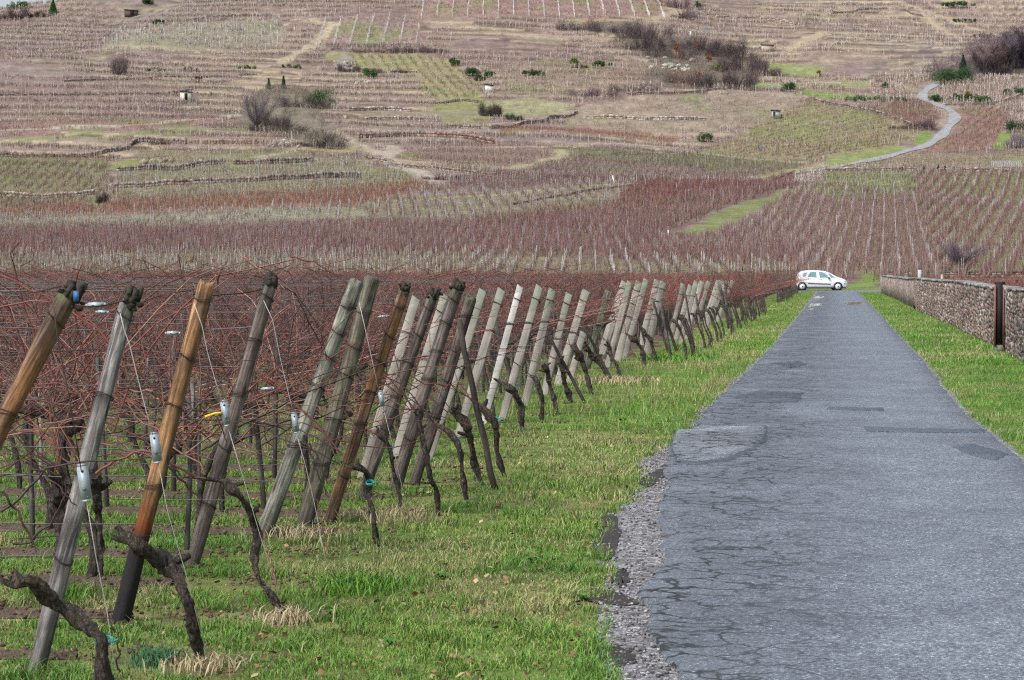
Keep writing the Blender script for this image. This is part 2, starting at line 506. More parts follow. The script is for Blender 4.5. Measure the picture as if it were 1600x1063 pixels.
def gravel_mat():
    m, nt, b = mat_new('gravel_mat')
    v = vec(nt)
    vo = nt.nodes.new("ShaderNodeTexVoronoi"); vo.inputs["Scale"].default_value = 48; nt.links.new(v, vo.inputs["Vector"])
    sp = nt.nodes.new("ShaderNodeSeparateColor"); nt.links.new(vo.outputs["Color"], sp.inputs[0])
    c = ramp(nt, sp.outputs[0], [(0, (.07, .06, .055)), (.4, (.155, .155, .165)), (.8, (.25, .25, .265)), (1, (.50, .50, .53))])
    c = mix(nt, ramp(nt, noise(nt, 2.5, 4, .65, v), [(.48, 0), (.66, .5)]), c, (.10, .095, .095))
    nt.links.new(c, b.inputs["Base Color"]); b.inputs["Roughness"].default_value = .9
    bump(nt, b, vo.outputs["Distance"], .9, .015)
    return m
M['gravel'] = gravel_mat()
def stone_mat():
    m = vcol('rubble_stone_mat', .92, 9, .38, 22, .8, .02, .2, n2=(2.0, .25))
    return m
M['stone'] = stone_mat()
M['water'] = simple('puddle_mat', (.06, .07, .08), .06)
M['water'].node_tree.nodes["Principled BSDF"].inputs["Specular IOR Level"].default_value = .6

# ------------------------------------------------------------------ terrain colours: fields, paths
def poly(pts): return [hit(*p) for p in pts]
C_SOIL = (.20, .145, .115); C_LIT = (.225, .165, .150); C_STRAW = (.30, .235, .19); C_GREEN = (.16, .25, .055); C_GREY = (.22, .20, .185)
# each field: outline in the photograph, ground colour, row direction (two photo points), row spacing, plant spacing,
# cane colour, chance of plant, stake chance, stake colour, height
FIELDS = [
 dict(p=[(-160, 432), (-160, 402), (450, 399), (900, 403), (1245, 419), (1245, 440), (-160, 446)], g=(.215, .195, .125), r=((600, 425), (640, 402)), rs=1.7, ps=1.2, c=(.20, .13, .115), pr=.7, sk=.55, sc=(.50, .50, .48), h=1.3, trunk=1),
 dict(p=[(-160, 402), (-160, 362), (250, 360), (560, 348), (700, 352), (1000, 372), (1250, 386), (1245, 419), (900, 403), (450, 399)], g=(.19, .135, .115), r=((600, 395), (640, 360)), rs=1.5, ps=1.1, c=(.225, .135, .13), pr=.97, sk=.22, sc=(.36, .33, .33), h=1.7, trunk=1),
 dict(p=[(700, 352), (830, 333), (1030, 328), (1238, 290), (1252, 296), (1080, 350), (1030, 369), (1000, 372)], g=(.19, .13, .115), r=((900, 350), (940, 330)), rs=1.5, ps=1.1, c=(.21, .12, .115), pr=.97, sk=.10, sc=(.40, .36, .34), h=1.7, trunk=1),
 dict(p=[(830, 333), (960, 322), (1000, 292), (1245, 268), (1238, 290), (1030, 328)], g=(.19, .13, .11), r=((1000, 315), (1040, 300)), rs=1.5, ps=1.1, c=(.20, .09, .085), pr=.97, sk=.10, sc=(.40, .36, .36), h=1.7),
 dict(p=[(-160, 362), (-160, 341), (110, 340), (330, 329), (560, 323), (620, 318), (560, 348), (250, 360)], g=(.25, .245, .17), r=((200, 358), (230, 340)), rs=1.6, ps=1.3, c=(.22, .15, .13), pr=.5, sk=.75, sc=(.46, .47, .46), h=1.5),
 dict(p=[(-100, 341), (150, 322), (500, 305), (640, 288), (690, 290), (560, 322), (330, 328), (110, 340)], g=(.25, .15, .11), r=((150, 333), (560, 312)), rs=1.7, ps=1.0, c=(.25, .13, .10), pr=.97, sk=.2, sc=(.42, .36, .32), h=1.6),
 dict(p=[(560, 322), (640, 305), (800, 300), (1000, 290), (960, 322), (830, 333), (700, 352), (560, 348)], g=(.22, .20, .14), r=((720, 345), (700, 308)), rs=2.2, ps=1.2, c=(.21, .135, .12), pr=.8, sk=.65, sc=(.44, .43, .42), h=1.6),
 dict(p=[(660, 302), (700, 287), (880, 250), (1250, 262), (1240, 266), (1000, 288), (800, 299)], g=(.20, .155, .13), r=((800, 290), (880, 255)), rs=1.7, ps=1.2, c=(.185, .12, .115), pr=.95, sk=.15, sc=(.40, .37, .36), h=1.7),
 dict(p=[(-160, 245), (175, 243), (165, 290), (150, 325), (-160, 338)], g=(.19, .185, .10), r=((20, 330), (120, 250)), rs=2.2, ps=1.3, c=(.20, .13, .11), pr=.9, sk=.25, sc=(.44, .41, .38), h=1.6),
 dict(p=[(180, 302), (640, 281), (690, 286), (500, 305), (190, 322)], g=(.20, .185, .115), r=((200, 312), (600, 292)), rs=2.6, ps=1.3, c=(.22, .14, .12), pr=.9, sk=.4, sc=(.48, .50, .50), h=1.5),
 dict(p=[(190, 264), (560, 250), (650, 266), (640, 279), (180, 299)], g=(.20, .185, .115), r=((200, 280), (600, 264)), rs=2.8, ps=1.3, c=(.22, .14, .12), pr=.9, sk=.4, sc=(.48, .50, .50), h=1.5),
 dict(p=[(225, 232), (480, 234), (560, 248), (190, 261)], g=(.20, .185, .115), r=((230, 250), (500, 240)), rs=2.6, ps=1.3, c=(.22, .14, .12), pr=.9, sk=.3, sc=(.48, .48, .46), h=1.5),
 dict(p=[(630, 242), (740, 218), (870, 238), (790, 262), (700, 262)], g=(.23, .17, .14), r=((680, 255), (840, 232)), rs=1.9, ps=1.3, c=(.21, .14, .12), pr=.9, sk=.2, sc=(.44, .40, .38), h=1.6),
 dict(p=[(860, 230), (1100, 238), (1270, 252), (1245, 262), (880, 248)], g=(.15, .145, .085), r=((900, 245), (1200, 255)), rs=1.9, ps=1.4, c=(.15, .115, .09), pr=.85, sk=.3, sc=(.36, .35, .32), h=1.6),
 dict(p=[(1085, 236), (1180, 200), (1262, 156), (1330, 168), (1400, 190), (1440, 206), (1400, 228), (1290, 256), (1250, 250)], g=(.245, .215, .13), r=((1110, 238), (1330, 188)), rs=4.6, ps=.7, c=(.20, .13, .105), pr=.98, sk=.2, sc=(.46, .45, .40), h=1.7),
 dict(p=[(1385, 168), (1440, 152), (1466, 185), (1440, 206), (1400, 190), (1330, 168)], g=(.20, .13, .11), r=((1380, 190), (1440, 160)), rs=1.7, ps=1.2, c=(.22, .12, .10), pr=.97, sk=.25, sc=(.40, .34, .31), h=1.8),
 dict(p=[(1502, 168), (1570, 170), (1575, 190), (1556, 235), (1430, 237), (1484, 208)], g=(.235, .155, .125), r=((1460, 232), (1560, 175)), rs=2.7, ps=1.1, c=(.22, .115, .10), pr=.97, sk=.15, sc=(.40, .34, .31), h=1.7),
 dict(p=[(1300, 262), (1420, 240), (1640, 240), (1640, 262), (1400, 266)], g=(.24, .20, .14), r=((1400, 255), (1600, 250)), rs=2.0, ps=1.4, c=(.20, .14, .12), pr=.8, sk=.2, sc=(.44, .42, .40), h=1.5),
 dict(p=[(1425, 268), (1700, 264), (1760, 440), (1480, 440), (1440, 360)], g=(.205, .195, .115), r=((1540, 420), (1600, 300)), rs=2.15, ps=.8, c=(.22, .14, .125), pr=.98, sk=.22, sc=(.42, .39, .38), h=1.7, trunk=1),
 dict(p=[(1255, 300), (1290, 270), (1425, 268), (1430, 310), (1300, 318)], g=(.19, .225, .095), r=((1300, 300), (1400, 292)), rs=2.6, ps=1.4, c=(.20, .14, .12), pr=.8, sk=.3, sc=(.46, .46, .44), h=1.5),
 dict(p=[(1250, 299), (1300, 318), (1430, 310), (1440, 360), (1480, 440), (1480, 447), (1245, 445), (1250, 386), (1100, 374), (1200, 327)], g=(.205, .15, .12), r=((1330, 420), (1350, 330)), rs=1.7, ps=1.05, c=(.24, .165, .15), pr=.97, sk=.3, sc=(.44, .40, .39), h=1.7, trunk=1),
 dict(p=[(648, 27), (690, -14), (1030, -14), (1052, 23), (1040, 31)], g=(.27, .19, .165), r=((660, 20), (1040, 20)), rs=2.2, ps=2.0, c=(.25, .14, .12), pr=.7, sk=.0, sc=(.5, .47, .45), h=1.4, cols=(22.5, 690)),
 dict(p=[(480, 72), (510, 32), (648, 29), (672, 70)], g=(.26, .195, .17), r=((490, 60), (660, 60)), rs=2.2, ps=2.0, c=(.22, .14, .12), pr=.7, sk=.0, sc=(.46, .43, .42), h=1.4, cols=(25, 504)),
 dict(p=[(150, 82), (190, 48), (430, 28), (452, 55), (440, 68), (280, 80)], g=(.25, .22, .17), r=((170, 75), (440, 50)), rs=2.6, ps=1.3, c=(.24, .18, .15), pr=.3, sk=.95, sc=(.68, .67, .66), h=2.2),
 dict(p=[(540, 82), (700, 90), (752, 130), (762, 156), (680, 160), (650, 120), (560, 108)], g=(.26, .235, .135), r=((640, 100), (690, 155)), rs=3.0, ps=1.4, c=(.24, .16, .12), pr=.9, sk=.2, sc=(.50, .46, .42), h=1.6),
 dict(p=[(680, 166), (750, 160), (830, 150), (905, 165), (830, 187), (760, 182), (690, 197)], g=(.27, .255, .155), r=((700, 185), (880, 165)), rs=4.0, ps=2, c=(.24, .17, .13), pr=.4, sk=.1, sc=(.50, .48, .46), h=1.5),
 dict(p=[(905, 165), (1130, 143), (1235, 143), (1250, 168), (1180, 198), (1100, 207), (870, 200)], g=(.265, .215, .17), r=((900, 185), (1200, 170)), rs=3.0, ps=1.6, c=(.26, .19, .15), pr=.6, sk=.1, sc=(.50, .46, .42), h=1.5),
 dict(p=[(785, 198), (1060, 211), (1056, 225), (780, 210)], g=(.25, .155, .125), r=((800, 205), (1050, 217)), rs=1.6, ps=1.2, c=(.25, .135, .105), pr=.95, sk=.1, sc=(.46, .40, .36), h=1.5),
 dict(p=[(780, 100), (1000, 90), (1030, 110), (990, 140), (790, 145)], g=(.25, .195, .15), r=((780, 130), (1000, 118)), rs=2.6, ps=1.6, c=(.22, .15, .13), pr=.75, sk=.30, sc=(.58, .55, .52), h=1.6),
 dict(p=[(-160, 205), (370, 182), (300, 200), (-160, 224)], g=(.24, .16, .135), r=((0, 215), (300, 195)), rs=2.2, ps=1.4, c=(.24, .145, .125), pr=.9, sk=.3, sc=(.46, .40, .38), h=1.6),
]
for f in FIELDS: f['P'] = poly(f['p'])
GRASS = [  # outline, colour
 ([(1034, 370), (1085, 352), (1252, 294), (1264, 297), (1200, 322), (1078, 370)], (.185, .22, .08)),
 ([(1296, 248), (1400, 228), (1412, 234), (1312, 262), (1270, 270)], (.22, .28, .09)),
 ([(1425, 222), (1440, 206), (1456, 212), (1448, 224)], (.15, .26, .05)),
 ([(1550, 235), (1562, 208), (1580, 206), (1576, 236)], (.17, .28, .05)),
 ([(1200, 99), (1288, 104), (1282, 118), (1200, 113)], (.25, .30, .12)),
 ([(1168, 128), (1365, 128), (1358, 134), (1170, 138)], (.24, .29, .11)),
 ([(1232, 142), (1388, 150), (1300, 157), (1240, 150)], (.18, .28, .06)),
 ([(1325, 456), (1340, 432), (1372, 426), (1385, 456)], (.16, .27, .05)),
 ([(130, 327), (150, 312), (170, 322), (155, 331)], (.20, .26, .07)),
 ([(172, 262), (190, 246), (225, 252), (205, 262)], (.24, .26, .09)),
 ([(500, 90), (520, 78), (545, 84), (540, 98)], (.28, .265, .14)),
 ([(520, 106), (538, 84), (552, 90), (545, 110)], (.30, .27, .24)),
 ([(675, 160), (760, 150), (765, 190), (690, 196)], (.25, .25, .12)),
 ([(560, 180), (600, 172), (1000, 172), (940, 182)], (.25, .22, .16)),
 ([(560, 235), (620, 236), (610, 244), (570, 244)], (.2, .27, .07)),
]
GRASS += [
 ([(870, 42), (900, 34), (990, 34), (1040, 60), (1100, 62), (1170, 90), (1185, 118), (1160, 138), (1060, 138), (1000, 128), (1030, 100), (985, 78), (940, 52)], (.17, .135, .125)),
 ([(372, 205), (385, 165), (400, 140), (520, 138), (525, 165), (500, 175), (530, 205), (545, 232), (500, 232), (440, 205)], (.20, .17, .14)),
 ([(1440, 120), (1500, 96), (1660, 60), (1660, 104), (1540, 120), (1480, 134)], (.10, .085, .075)),
]
GRASS = [(poly(p), tuple(.72 * u_ + .28 * w_ for u_, w_ in zip(c, (.20, .175, .11)))) for p, c in GRASS]
LINES = [  # polyline in the photograph, width in metres, colour
 ([(600, 313), (800, 303), (1000, 288), (1240, 266), (1290, 262)], 5.0, (.30, .30, .12)),
 ([(-60, 206), (180, 197), (372, 180)], 3.2, (.42, .40, .32)),
 ([(-60, 228), (200, 212), (400, 199)], 3.0, (.18, .25, .07)),
 ([(-60, 222), (180, 207), (300, 201)], 1.5, (.20, .25, .08)),
 ([(520, 205), (560, 225), (600, 243), (668, 278), (690, 292)], 5.0, (.42, .37, .30)),
 ([(600, 243), (620, 232), (600, 228)], 5.0, (.40, .35, .29)),
 ([(620, 247), (700, 260), (770, 268), (830, 256), (880, 246), (878, 236)], 4.0, (.38, .34, .20)),
 ([(-60, 300), (60, 302), (140, 300)], 4.0, (.36, .33, .15)),
 ([(180, 262), (420, 255), (560, 262), (640, 272)], 2.6, (.16, .21, .06)),
 ([(190, 296), (420, 292), (560, 284), (650, 279)], 3.4, (.17, .22, .06)),
 ([(480, 232), (540, 236), (560, 228)], 5, (.30, .28, .12)),
 ([(375, 252), (470, 232), (480, 226)], 3, (.35, .31, .2)),
 ([(440, 95), (500, 60), (520, 38), (480, 30)], 4, (.43, .37, .26)),
 ([(100, 82), (180, 72), (330, 82), (440, 78)], 5, (.36, .31, .20)),
 ([(800, 52), (900, 55), (985, 55)], 3, (.46, .38, .25)),
 ([(1030, 5), (1060, 18), (1020, 33), (900, 33)], 6, (.40, .33, .22)),
 ([(1290, 2), (1400, 2), (1480, 30), (1576, 58)], 4, (.45, .38, .27)),
 ([(1230, 80), (1290, 50), (1440, 55)], 5, (.42, .35, .24)),
 ([(1360, 28), (1440, 22), (1500, 60)], 5, (.42, .35, .24)),
 ([(1420, 140), (1340, 120), (1200, 120), (1160, 125)], 3, (.38, .33, .2)),
 ([(700, 230), (850, 228), (1060, 228)], 3, (.40, .34, .25)),
 ([(1100, 240), (1260, 254), (1300, 262)], 2, (.36, .34, .2)),
 ([(550, 225), (700, 207), (780, 193), (900, 172)], 4, (.30, .25, .19)),
]
LINES = [(np.array([hit(*p) for p in l]), w * .8, tuple(.75 * c_ + .25 * b_ for c_, b_ in zip(c, (.25, .20, .16)))) for l, w, c in LINES]
HROAD = [(1236, 273), (1290, 266), (1340, 256), (1400, 241), (1450, 226), (1478, 205), (1492, 186), (1480, 171), (1455, 161), (1441, 151), (1452, 138), (1464, 131)]
HR = np.array([hit(*p) for p in HROAD])

def pld(line, s, d):                            # distance to polyline
    best = np.full(np.shape(s), 1e9)
    for (a, b) in zip(line[:-1], line[1:]):
        ab = b - a; L = (ab ** 2).sum() + 1e-9
        t = np.clip(((s - a[0]) * ab[0] + (d - a[1]) * ab[1]) / L, 0, 1)
        best = np.minimum(best, np.hypot(s - a[0] - t * ab[0], d - a[1] - t * ab[1]))
    return best

def lerp(a, b, t): return a * (1 - t[..., None]) + np.asarray(b) * t[..., None]

def ground_colour(s, d, bank):
    n1 = fbm(s / 40 + 3, d / 50 + 8, 5); n2 = fbm(s / 12 + 31, d / 16 + 2, 4); n3 = fbm(s / 3.0, d / 4.5, 3)
    n4 = fbm(s / 70 + 11, d / 40 + 21, 4)
    px = 800 + FPX * s / np.maximum(d, 1)
    strawness = sstep(.42, .62, n1 + .18 * sstep(900, 1400, px) * (d > 600) + .05 * sstep(700, 900, d))
    c = lerp(np.broadcast_to(np.array(C_LIT), s.shape + (3,)), C_STRAW, strawness * .75)
    c = lerp(c, C_GREY, sstep(.52, .66, n4) * .5)
    c = lerp(c, (.22, .225, .12), sstep(.62, .72, n2) * .45)
    c = lerp(c, (.12, .085, .075), sstep(.60, .72, fbm(s / 22, d / 9 + 50, 4)) * .55)
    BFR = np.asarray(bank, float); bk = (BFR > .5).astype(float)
    wall_shade = bk * (BFR < .85); topb = bk * (BFR >= .84)
    c = lerp(c, (.115, .09, .08), wall_shade * sstep(.35, .55, n1 * .5 + n2 * .5) * .9)  # lower bank: grey-brown wall stone, with its shadow line put into the colour
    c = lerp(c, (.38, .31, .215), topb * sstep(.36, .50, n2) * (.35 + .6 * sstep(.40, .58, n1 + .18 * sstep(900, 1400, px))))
    c = c * (0.72 + .56 * n3)[..., None]
    for f in FIELDS:
        m = inpoly(f['P'], s + (n2 - .5) * 6, d + (n1 - .5) * 8)
        if m.any():
            g = np.asarray(f['g']) * (0.72 + .56 * n3[m])[..., None]
            g = lerp(g, C_GREEN, sstep(.56, .72, n2[m]) * .35)
            c[m] = g
    for P, g in GRASS:
        m = inpoly(P, s + (n2 - .5) * 5, d + (n2 - .5) * 6)
        c[m] = np.asarray(g) * (0.8 + .4 * n3[m])[..., None]
    for L, w, g in LINES:
        t = sstep(w * .5 + 1.2, w * .5 - .6, pld(L, s, d) + (n3 - .5) * 2.4)
        c = lerp(c, g, t)
    # the flat ground near the camera: grass and trodden soil
    c = c * .86
    nr = sstep(215, 203, d)
    gn = lerp(np.broadcast_to(np.array((.115, .165, .04)), s.shape + (3,)), (.22, .19, .09), sstep(.45, .7, fbm(s / 1.6, d / 2.2, 4)) * .7)
    gn = lerp(gn, (.11, .08, .055), sstep(.55, .75, fbm(s / .8 + 9, d / 1.2, 4)) * .5)
    c = lerp(c, gn, nr) if np.ndim(nr) == 0 else c * (1 - nr[..., None]) + gn * nr[..., None]
    return np.clip(c, .01, .8)

# terrain sheet
dr = np.concatenate([np.arange(-40, 4, 6), np.arange(4, 60, 1.0), np.arange(60, 196, 3.0), np.arange(196, 420, 1.5), np.arange(420, 700, 1.7), np.arange(700, 960, 2.2), np.arange(960, 1500, 12)])
tn = np.linspace(-1, 1, 391)
DG, TG = np.meshgrid(dr, tn, indexing='ij')
SG = TG * (0.255 * np.maximum(DG, 0) + 22)
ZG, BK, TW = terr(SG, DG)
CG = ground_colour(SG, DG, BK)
XG, YG = sd2xy(SG, DG)
nr_, nc_ = DG.shape
idx = np.arange(nr_ * nc_).reshape(nr_, nc_)
a = Acc()
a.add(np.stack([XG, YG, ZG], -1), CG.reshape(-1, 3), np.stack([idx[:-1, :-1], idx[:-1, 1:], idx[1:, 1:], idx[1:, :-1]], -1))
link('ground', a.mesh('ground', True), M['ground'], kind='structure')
# wide skirt so that the land goes on beyond the detailed sheet
a = Acc()
box(a, (0, 600, -1.6), (1800, 1600, .5), (.12, .13, .06))
link('lowland', a.mesh('lowland'), M['ground'], kind='structure')

def hz(s, d): return terr(np.atleast_1d(s), np.atleast_1d(d))[0]
def world(s, d):
    x, y = sd2xy(s, d); return np.array([float(x), float(y), float(hz(s, d)[0])])

# hillside road ribbon
hr = resample(np.c_[HR, np.zeros(len(HR))], 160)[:, :2]
tg = np.gradient(hr, axis=0); tg /= np.linalg.norm(tg, axis=1, keepdims=True)
nm = np.c_[tg[:, 1], -tg[:, 0]]
a = Acc(); cols = np.linspace(-1, 1, 5)
HW = 1.35 + .3 * np.sin(np.arange(160) * .3)
pts = hr[:, None, :] + nm[:, None, :] * (cols[None, :, None] * HW[:, None, None])
z = hz(hr[:, 0], hr[:, 1])
zz = np.maximum(hz(pts[..., 0].ravel(), pts[..., 1].ravel()).reshape(160, 5), z[:, None] - .5) + .12
X, Y = sd2xy(pts[..., 0], pts[..., 1])
ii = np.arange(800).reshape(160, 5)
a.add(np.stack([X, Y, zz], -1), (.27, .275, .285), np.stack([ii[:-1, :-1], ii[:-1, 1:], ii[1:, 1:], ii[1:, :-1]], -1))
link('hillside_road', a.mesh('hillside_road'), M['ground'], kind='structure')

# ------------------------------------------------------------------ the lane
def edge(pts): 
    g = np.array([gpt(*p)[:2] for p in pts]); o = np.argsort(g[:, 1]); return g[o, 1], g[o, 0]
GE = edge([(969, 1061), (940, 990), (956, 904), (942, 838), (969, 805), (1000, 776), (1020, 751), (1000, 728), (1039, 706), (1088, 669), (1097, 644), (1150, 596), (1200, 546), (1240, 500), (1262, 472), (1270, 462)])
AE = edge([(1076, 1052), (1035, 1003), (1020, 929), (1051, 887), (1045, 805), (1051, 722), (1047, 694), (1072, 668), (1112, 640), (1160, 596), (1207, 546), (1246, 500), (1268, 472), (1276, 460)])
RE = edge([(1615, 745), (1598, 722), (1560, 690), (1520, 660), (1475, 610), (1440, 562), (1408, 530), (1380, 498), (1358, 475), (1346, 462)])
def n1(y, s, k=0): return fbm(np.asarray(y) / s, np.full(np.shape(y), 3.3 + k), 4) - .5
def grass_l(y): return np.interp(y, *GE) + n1(y, .35) * .16
def asph_l(y): return np.maximum(np.interp(y, *AE) + n1(y, .35, 4) * .16 - .05, grass_l(y) + .02)
def asph_r(y): return np.interp(y, *RE) + n1(y, .5, 8) * .10
ys = np.concatenate([np.arange(-12, 5, .5), np.arange(5, 40, .12), np.arange(40, 180, .4)])
def sheet(name, xl, xr, n, zf, mat, skirt=.0, **kw):
    t = np.linspace(0, 1, n)
    X = xl[:, None] * (1 - t) + xr[:, None] * t
    Yg = np.repeat(ys[:, None], n, 1)
    Z = zf(X, Yg)
    if skirt:
        Z[:, 0] -= skirt; Z[:, -1] -= skirt
        X[:, 1] = X[:, 0] + .015; X[:, -2] = X[:, -1] - .015
    i = np.arange(X.size).reshape(X.shape)
    a = Acc(); a.add(np.stack([X, Yg, Z], -1), (1, 1, 1), np.stack([i[:-1, :-1], i[:-1, 1:], i[1:, 1:], i[1:, :-1]], -1))
    return link(name, a.mesh(name, True), mat, **kw)
def road_z(X, Y): return .022 + .012 * (fbm(X / .9 + 4, Y / 1.3, 3) - .5)
sheet('gravel_shoulder', grass_l(ys) - .05, asph_r(ys) + .07 + .05 * n1(ys, .4, 12), 6, lambda X, Y: .005 + 0 * X, M['gravel'], kind='structure')
sheet('road', asph_l(ys), asph_r(ys), 22, road_z, M['asphalt'], .02, kind='structure')
a = Acc()
cx = np.linspace(-70, 70, 90); cy = np.array([179.6, 180, 185, 190, 195.6, 196])
Xc, Yc = np.meshgrid(cx, cy); i = np.arange(Xc.size).reshape(Xc.shape)
Zc = .012 + 0 * Xc; Zc[0] = -.01; Zc[-1] = -.01
Yc = Yc + (fbm(Xc / 3, Yc, 3) - .5) * .6
a.add(np.stack([Xc, Yc, Zc], -1), (1, 1, 1), np.stack([i[:-1, :-1], i[:-1, 1:], i[1:, 1:], i[1:, :-1]], -1))
link('cross_road', a.mesh('cross_road'), M['asphalt'], kind='structure')

def patch(name, pix, mat, z, rag=.03):
    P = np.array([gpt(*p)[:2] for p in pix]); P = np.r_[P, P[:1]]
    L = np.concatenate([[0], np.cumsum(np.linalg.norm(np.diff(P, axis=0), axis=1))])
    t = np.linspace(0, L[-1], 70)[:-1]
    Q = np.c_[np.interp(t, L, P[:, 0]), np.interp(t, L, P[:, 1])]
    Q += np.c_[n1(t, .15, 2), n1(t, .15, 5)] * rag * 2
    c = Q.mean(0)
    V = [np.r_[c, 0][None]]
    for k in (.35, .7, .97, 1.0): V.append(np.c_[c + (Q - c) * k, np.full(len(Q), 0.)])
    V = np.concatenate(V); V[:, 2] = road_z(V[:, 0], V[:, 1]) + z
    V[-len(Q):, 2] -= z + .002
    n = len(Q); tr = [(0, 1 + i, 1 + (i + 1) % n) for i in range(n)]
    qd = [(1 + r * n + i, 1 + (r + 1) * n + i, 1 + (r + 1) * n + (i + 1) % n, 1 + r * n + (i + 1) % n) for r in range(3) for i in range(n)]
    a = Acc(); a.add(V, (1, 1, 1), qd, tr)
    me = a.mesh(name)
    return link(name, me, mat, kind='structure')
Z8 = lambda l: [(940 + x / 2.424, 640 + y / 2.424) for x, y in l]
patch('asphalt_patch', Z8([(256, 146), (280, 84), (450, 72), (628, 68), (632, 118), (588, 162), (486, 208), (362, 222), (276, 212)]), M['tarstrip'], .006, .05)
patch('asphalt_patch', Z8([(262, 140), (285, 88), (450, 76), (622, 72), (620, 112), (580, 152), (480, 196), (360, 212), (282, 204)]), M['patch'], .012)
patch('tar_strip', Z8([(990, 74), (1200, 84), (1455, 86), (1450, 100), (1200, 99), (1005, 93)]), M['tarstrip'], .010, .01)
patch('asphalt_patch', Z8([(1320, 150), (1400, 140), (1540, 180), (1500, 205), (1430, 196)]), M['tarstrip'], .008)
patch('asphalt_patch', [(1352, 641), (1381, 641), (1381, 646), (1290, 644), (1295, 639)], M['tarstrip'], .008, .02)
patch('asphalt_patch', [(1150, 622), (1190, 612), (1255, 618), (1248, 632), (1165, 634)], M['tarstrip'], .006, .06)
patch('asphalt_patch', [(1200, 570), (1245, 566), (1262, 572), (1235, 578)], M['tarstrip'], .006, .08)
patch('puddle', [(1262, 482), (1266, 476), (1286, 475), (1284, 479)], M['water'], .010, .06)
patch('puddle', [(1270, 468), (1275, 463), (1290, 463), (1286, 467)], M['water'], .010, .06)
patch('puddle', [(1318, 478), (1322, 474), (1348, 473), (1342, 477)], M['water'], .010, .06)
patch('puddle', [(1262, 485), (1270, 482), (1272, 485), (1268, 487)], M['water'], .010, .03)

# ------------------------------------------------------------------ row geometry of the left vineyard
ROW0, ROWS = 8.0, 1.13
rowY = np.arange(ROW0, 170, ROWS)
# tilled soil strips under the rows, with clods
a = Acc()
for k, y in enumerate(rowY[:70]):
    xr = (-2.75 if y < 17 else -3.5) - .5 * rng.random()
    xs = np.arange(-(.42 * y + 8), xr, .35)
    w = .20 + .16 * n1(xs, .8, k) * 2
    w = w * np.clip((xr - xs) / 1.2 + .1, .08, 1)
    cc = y + .12 * n1(xs, 2, k + 50)
    n = len(xs); V = np.stack([np.c_[xs, cc - w, 0 * xs + .003], np.c_[xs, cc, 0 * xs + .035], np.c_[xs, cc + w, 0 * xs + .003]], 1)
    i = np.arange(n * 3).reshape(n, 3)
    a.add(V.reshape(-1, 3), (1, 1, 1), np.stack([i[:-1, :-1], i[1:, :-1], i[1:, 1:], i[:-1, 1:]], -1))
link('soil_strips', a.mesh('soil_strips', True), M['soil'], kind='structure')
ico_v = np.array([(0, 0, 1), (.89, 0, .45), (.28, .85, .45), (-.72, .53, .45), (-.72, -.53, .45), (.28, -.85, .45), (.72, .53, -.45), (-.28, .85, -.45), (-.89, 0, -.45), (-.28, -.85, -.45), (.72, -.53, -.45), (0, 0, -1)])
ico_f = np.array([(0, 1, 2), (0, 2, 3), (0, 3, 4), (0, 4, 5), (0, 5, 1), (1, 6, 2), (2, 7, 3), (3, 8, 4), (4, 9, 5), (5, 10, 1), (6, 7, 2), (7, 8, 3), (8, 9, 4), (9, 10, 5), (10, 6, 1), (11, 7, 6), (11, 8, 7), (11, 9, 8), (11, 10, 9), (11, 6, 10)])
def lumps(acc, P, r, col):
    n = len(P)
    V = ico_v[None] * (r[:, None, None] * np.array([1, 1, .7])) * (.7 + .6 * rng.random((n, 12, 1))) + P[:, None, :]
    acc.add(V.reshape(-1, 3), np.repeat(col, 12, 0), None, (ico_f[None] + np.arange(n)[:, None, None] * 12).reshape(-1, 3))
n = 4200
kk = rng.integers(0, 16, n); yy = rowY[kk]
px_ = -2.6 - rng.random(n) * (.36 * yy - 1.2)
P = np.c_[px_, yy + rng.normal(0, .11, n), np.full(n, .032)]
a = Acc(); lumps(a, P, .004 + .012 * rng.random(n) ** 2, np.array((.13, .085, .065)) * (.5 + .9 * rng.random((n, 1))))
link('soil_clods', a.mesh('soil_clods'), M['clod'], kind='stuff', label='loose clods of brown soil along the vine rows', category='soil')
# gravel stones on the shoulder
n = 2200
y = 8.6 + 22 * rng.random(n) ** 1.6
xl, xr = grass_l(y) - .05, asph_l(y) + .02
P = np.c_[xl + (xr - xl) * rng.random(n), y, np.full(n, .010)]
a = Acc(); lumps(a, P, .004 + .009 * rng.random(n) ** 2, np.array((.24, .235, .24)) * (.35 + 1.2 * rng.random((n, 1)) ** 1.5))
link('gravel', a.mesh('gravel'), M['clod'], kind='stuff', label='loose pale gravel along the left edge of the asphalt', category='gravel')
# dark crumbly soil fringe at the grass edge
for q in ([(905, 935), (925, 922), (985, 935), (990, 948), (940, 946)], [(925, 862), (935, 815), (962, 808), (968, 850), (950, 880)], [(950, 905), (975, 890), (985, 905), (975, 925)], [(1010, 765), (1000, 750), (1030, 735), (1040, 745)], [(915, 1020), (960, 1010), (990, 1030), (960, 1045)]):
    Pq = np.array([gpt(*p)[:2] for p in q]); c = Pq.mean(0)
    n = len(Pq); a = Acc()
    R = resample(np.c_[np.r_[Pq, Pq[:1]], np.zeros(n + 1)], 30)[:-1]
    R[:, :2] += (rng.random((29, 2)) - .5) * .035
    a.add(np.r_[[[c[0], c[1], .017]], np.c_[R[:, :2], np.full(29, .009)]], (1, 1, 1), None, [(0, 1 + i, 1 + (i + 1) % 29) for i in range(29)])
    link('soil_fringe', a.mesh('soil_fringe'), M['fringe'], kind='structure')

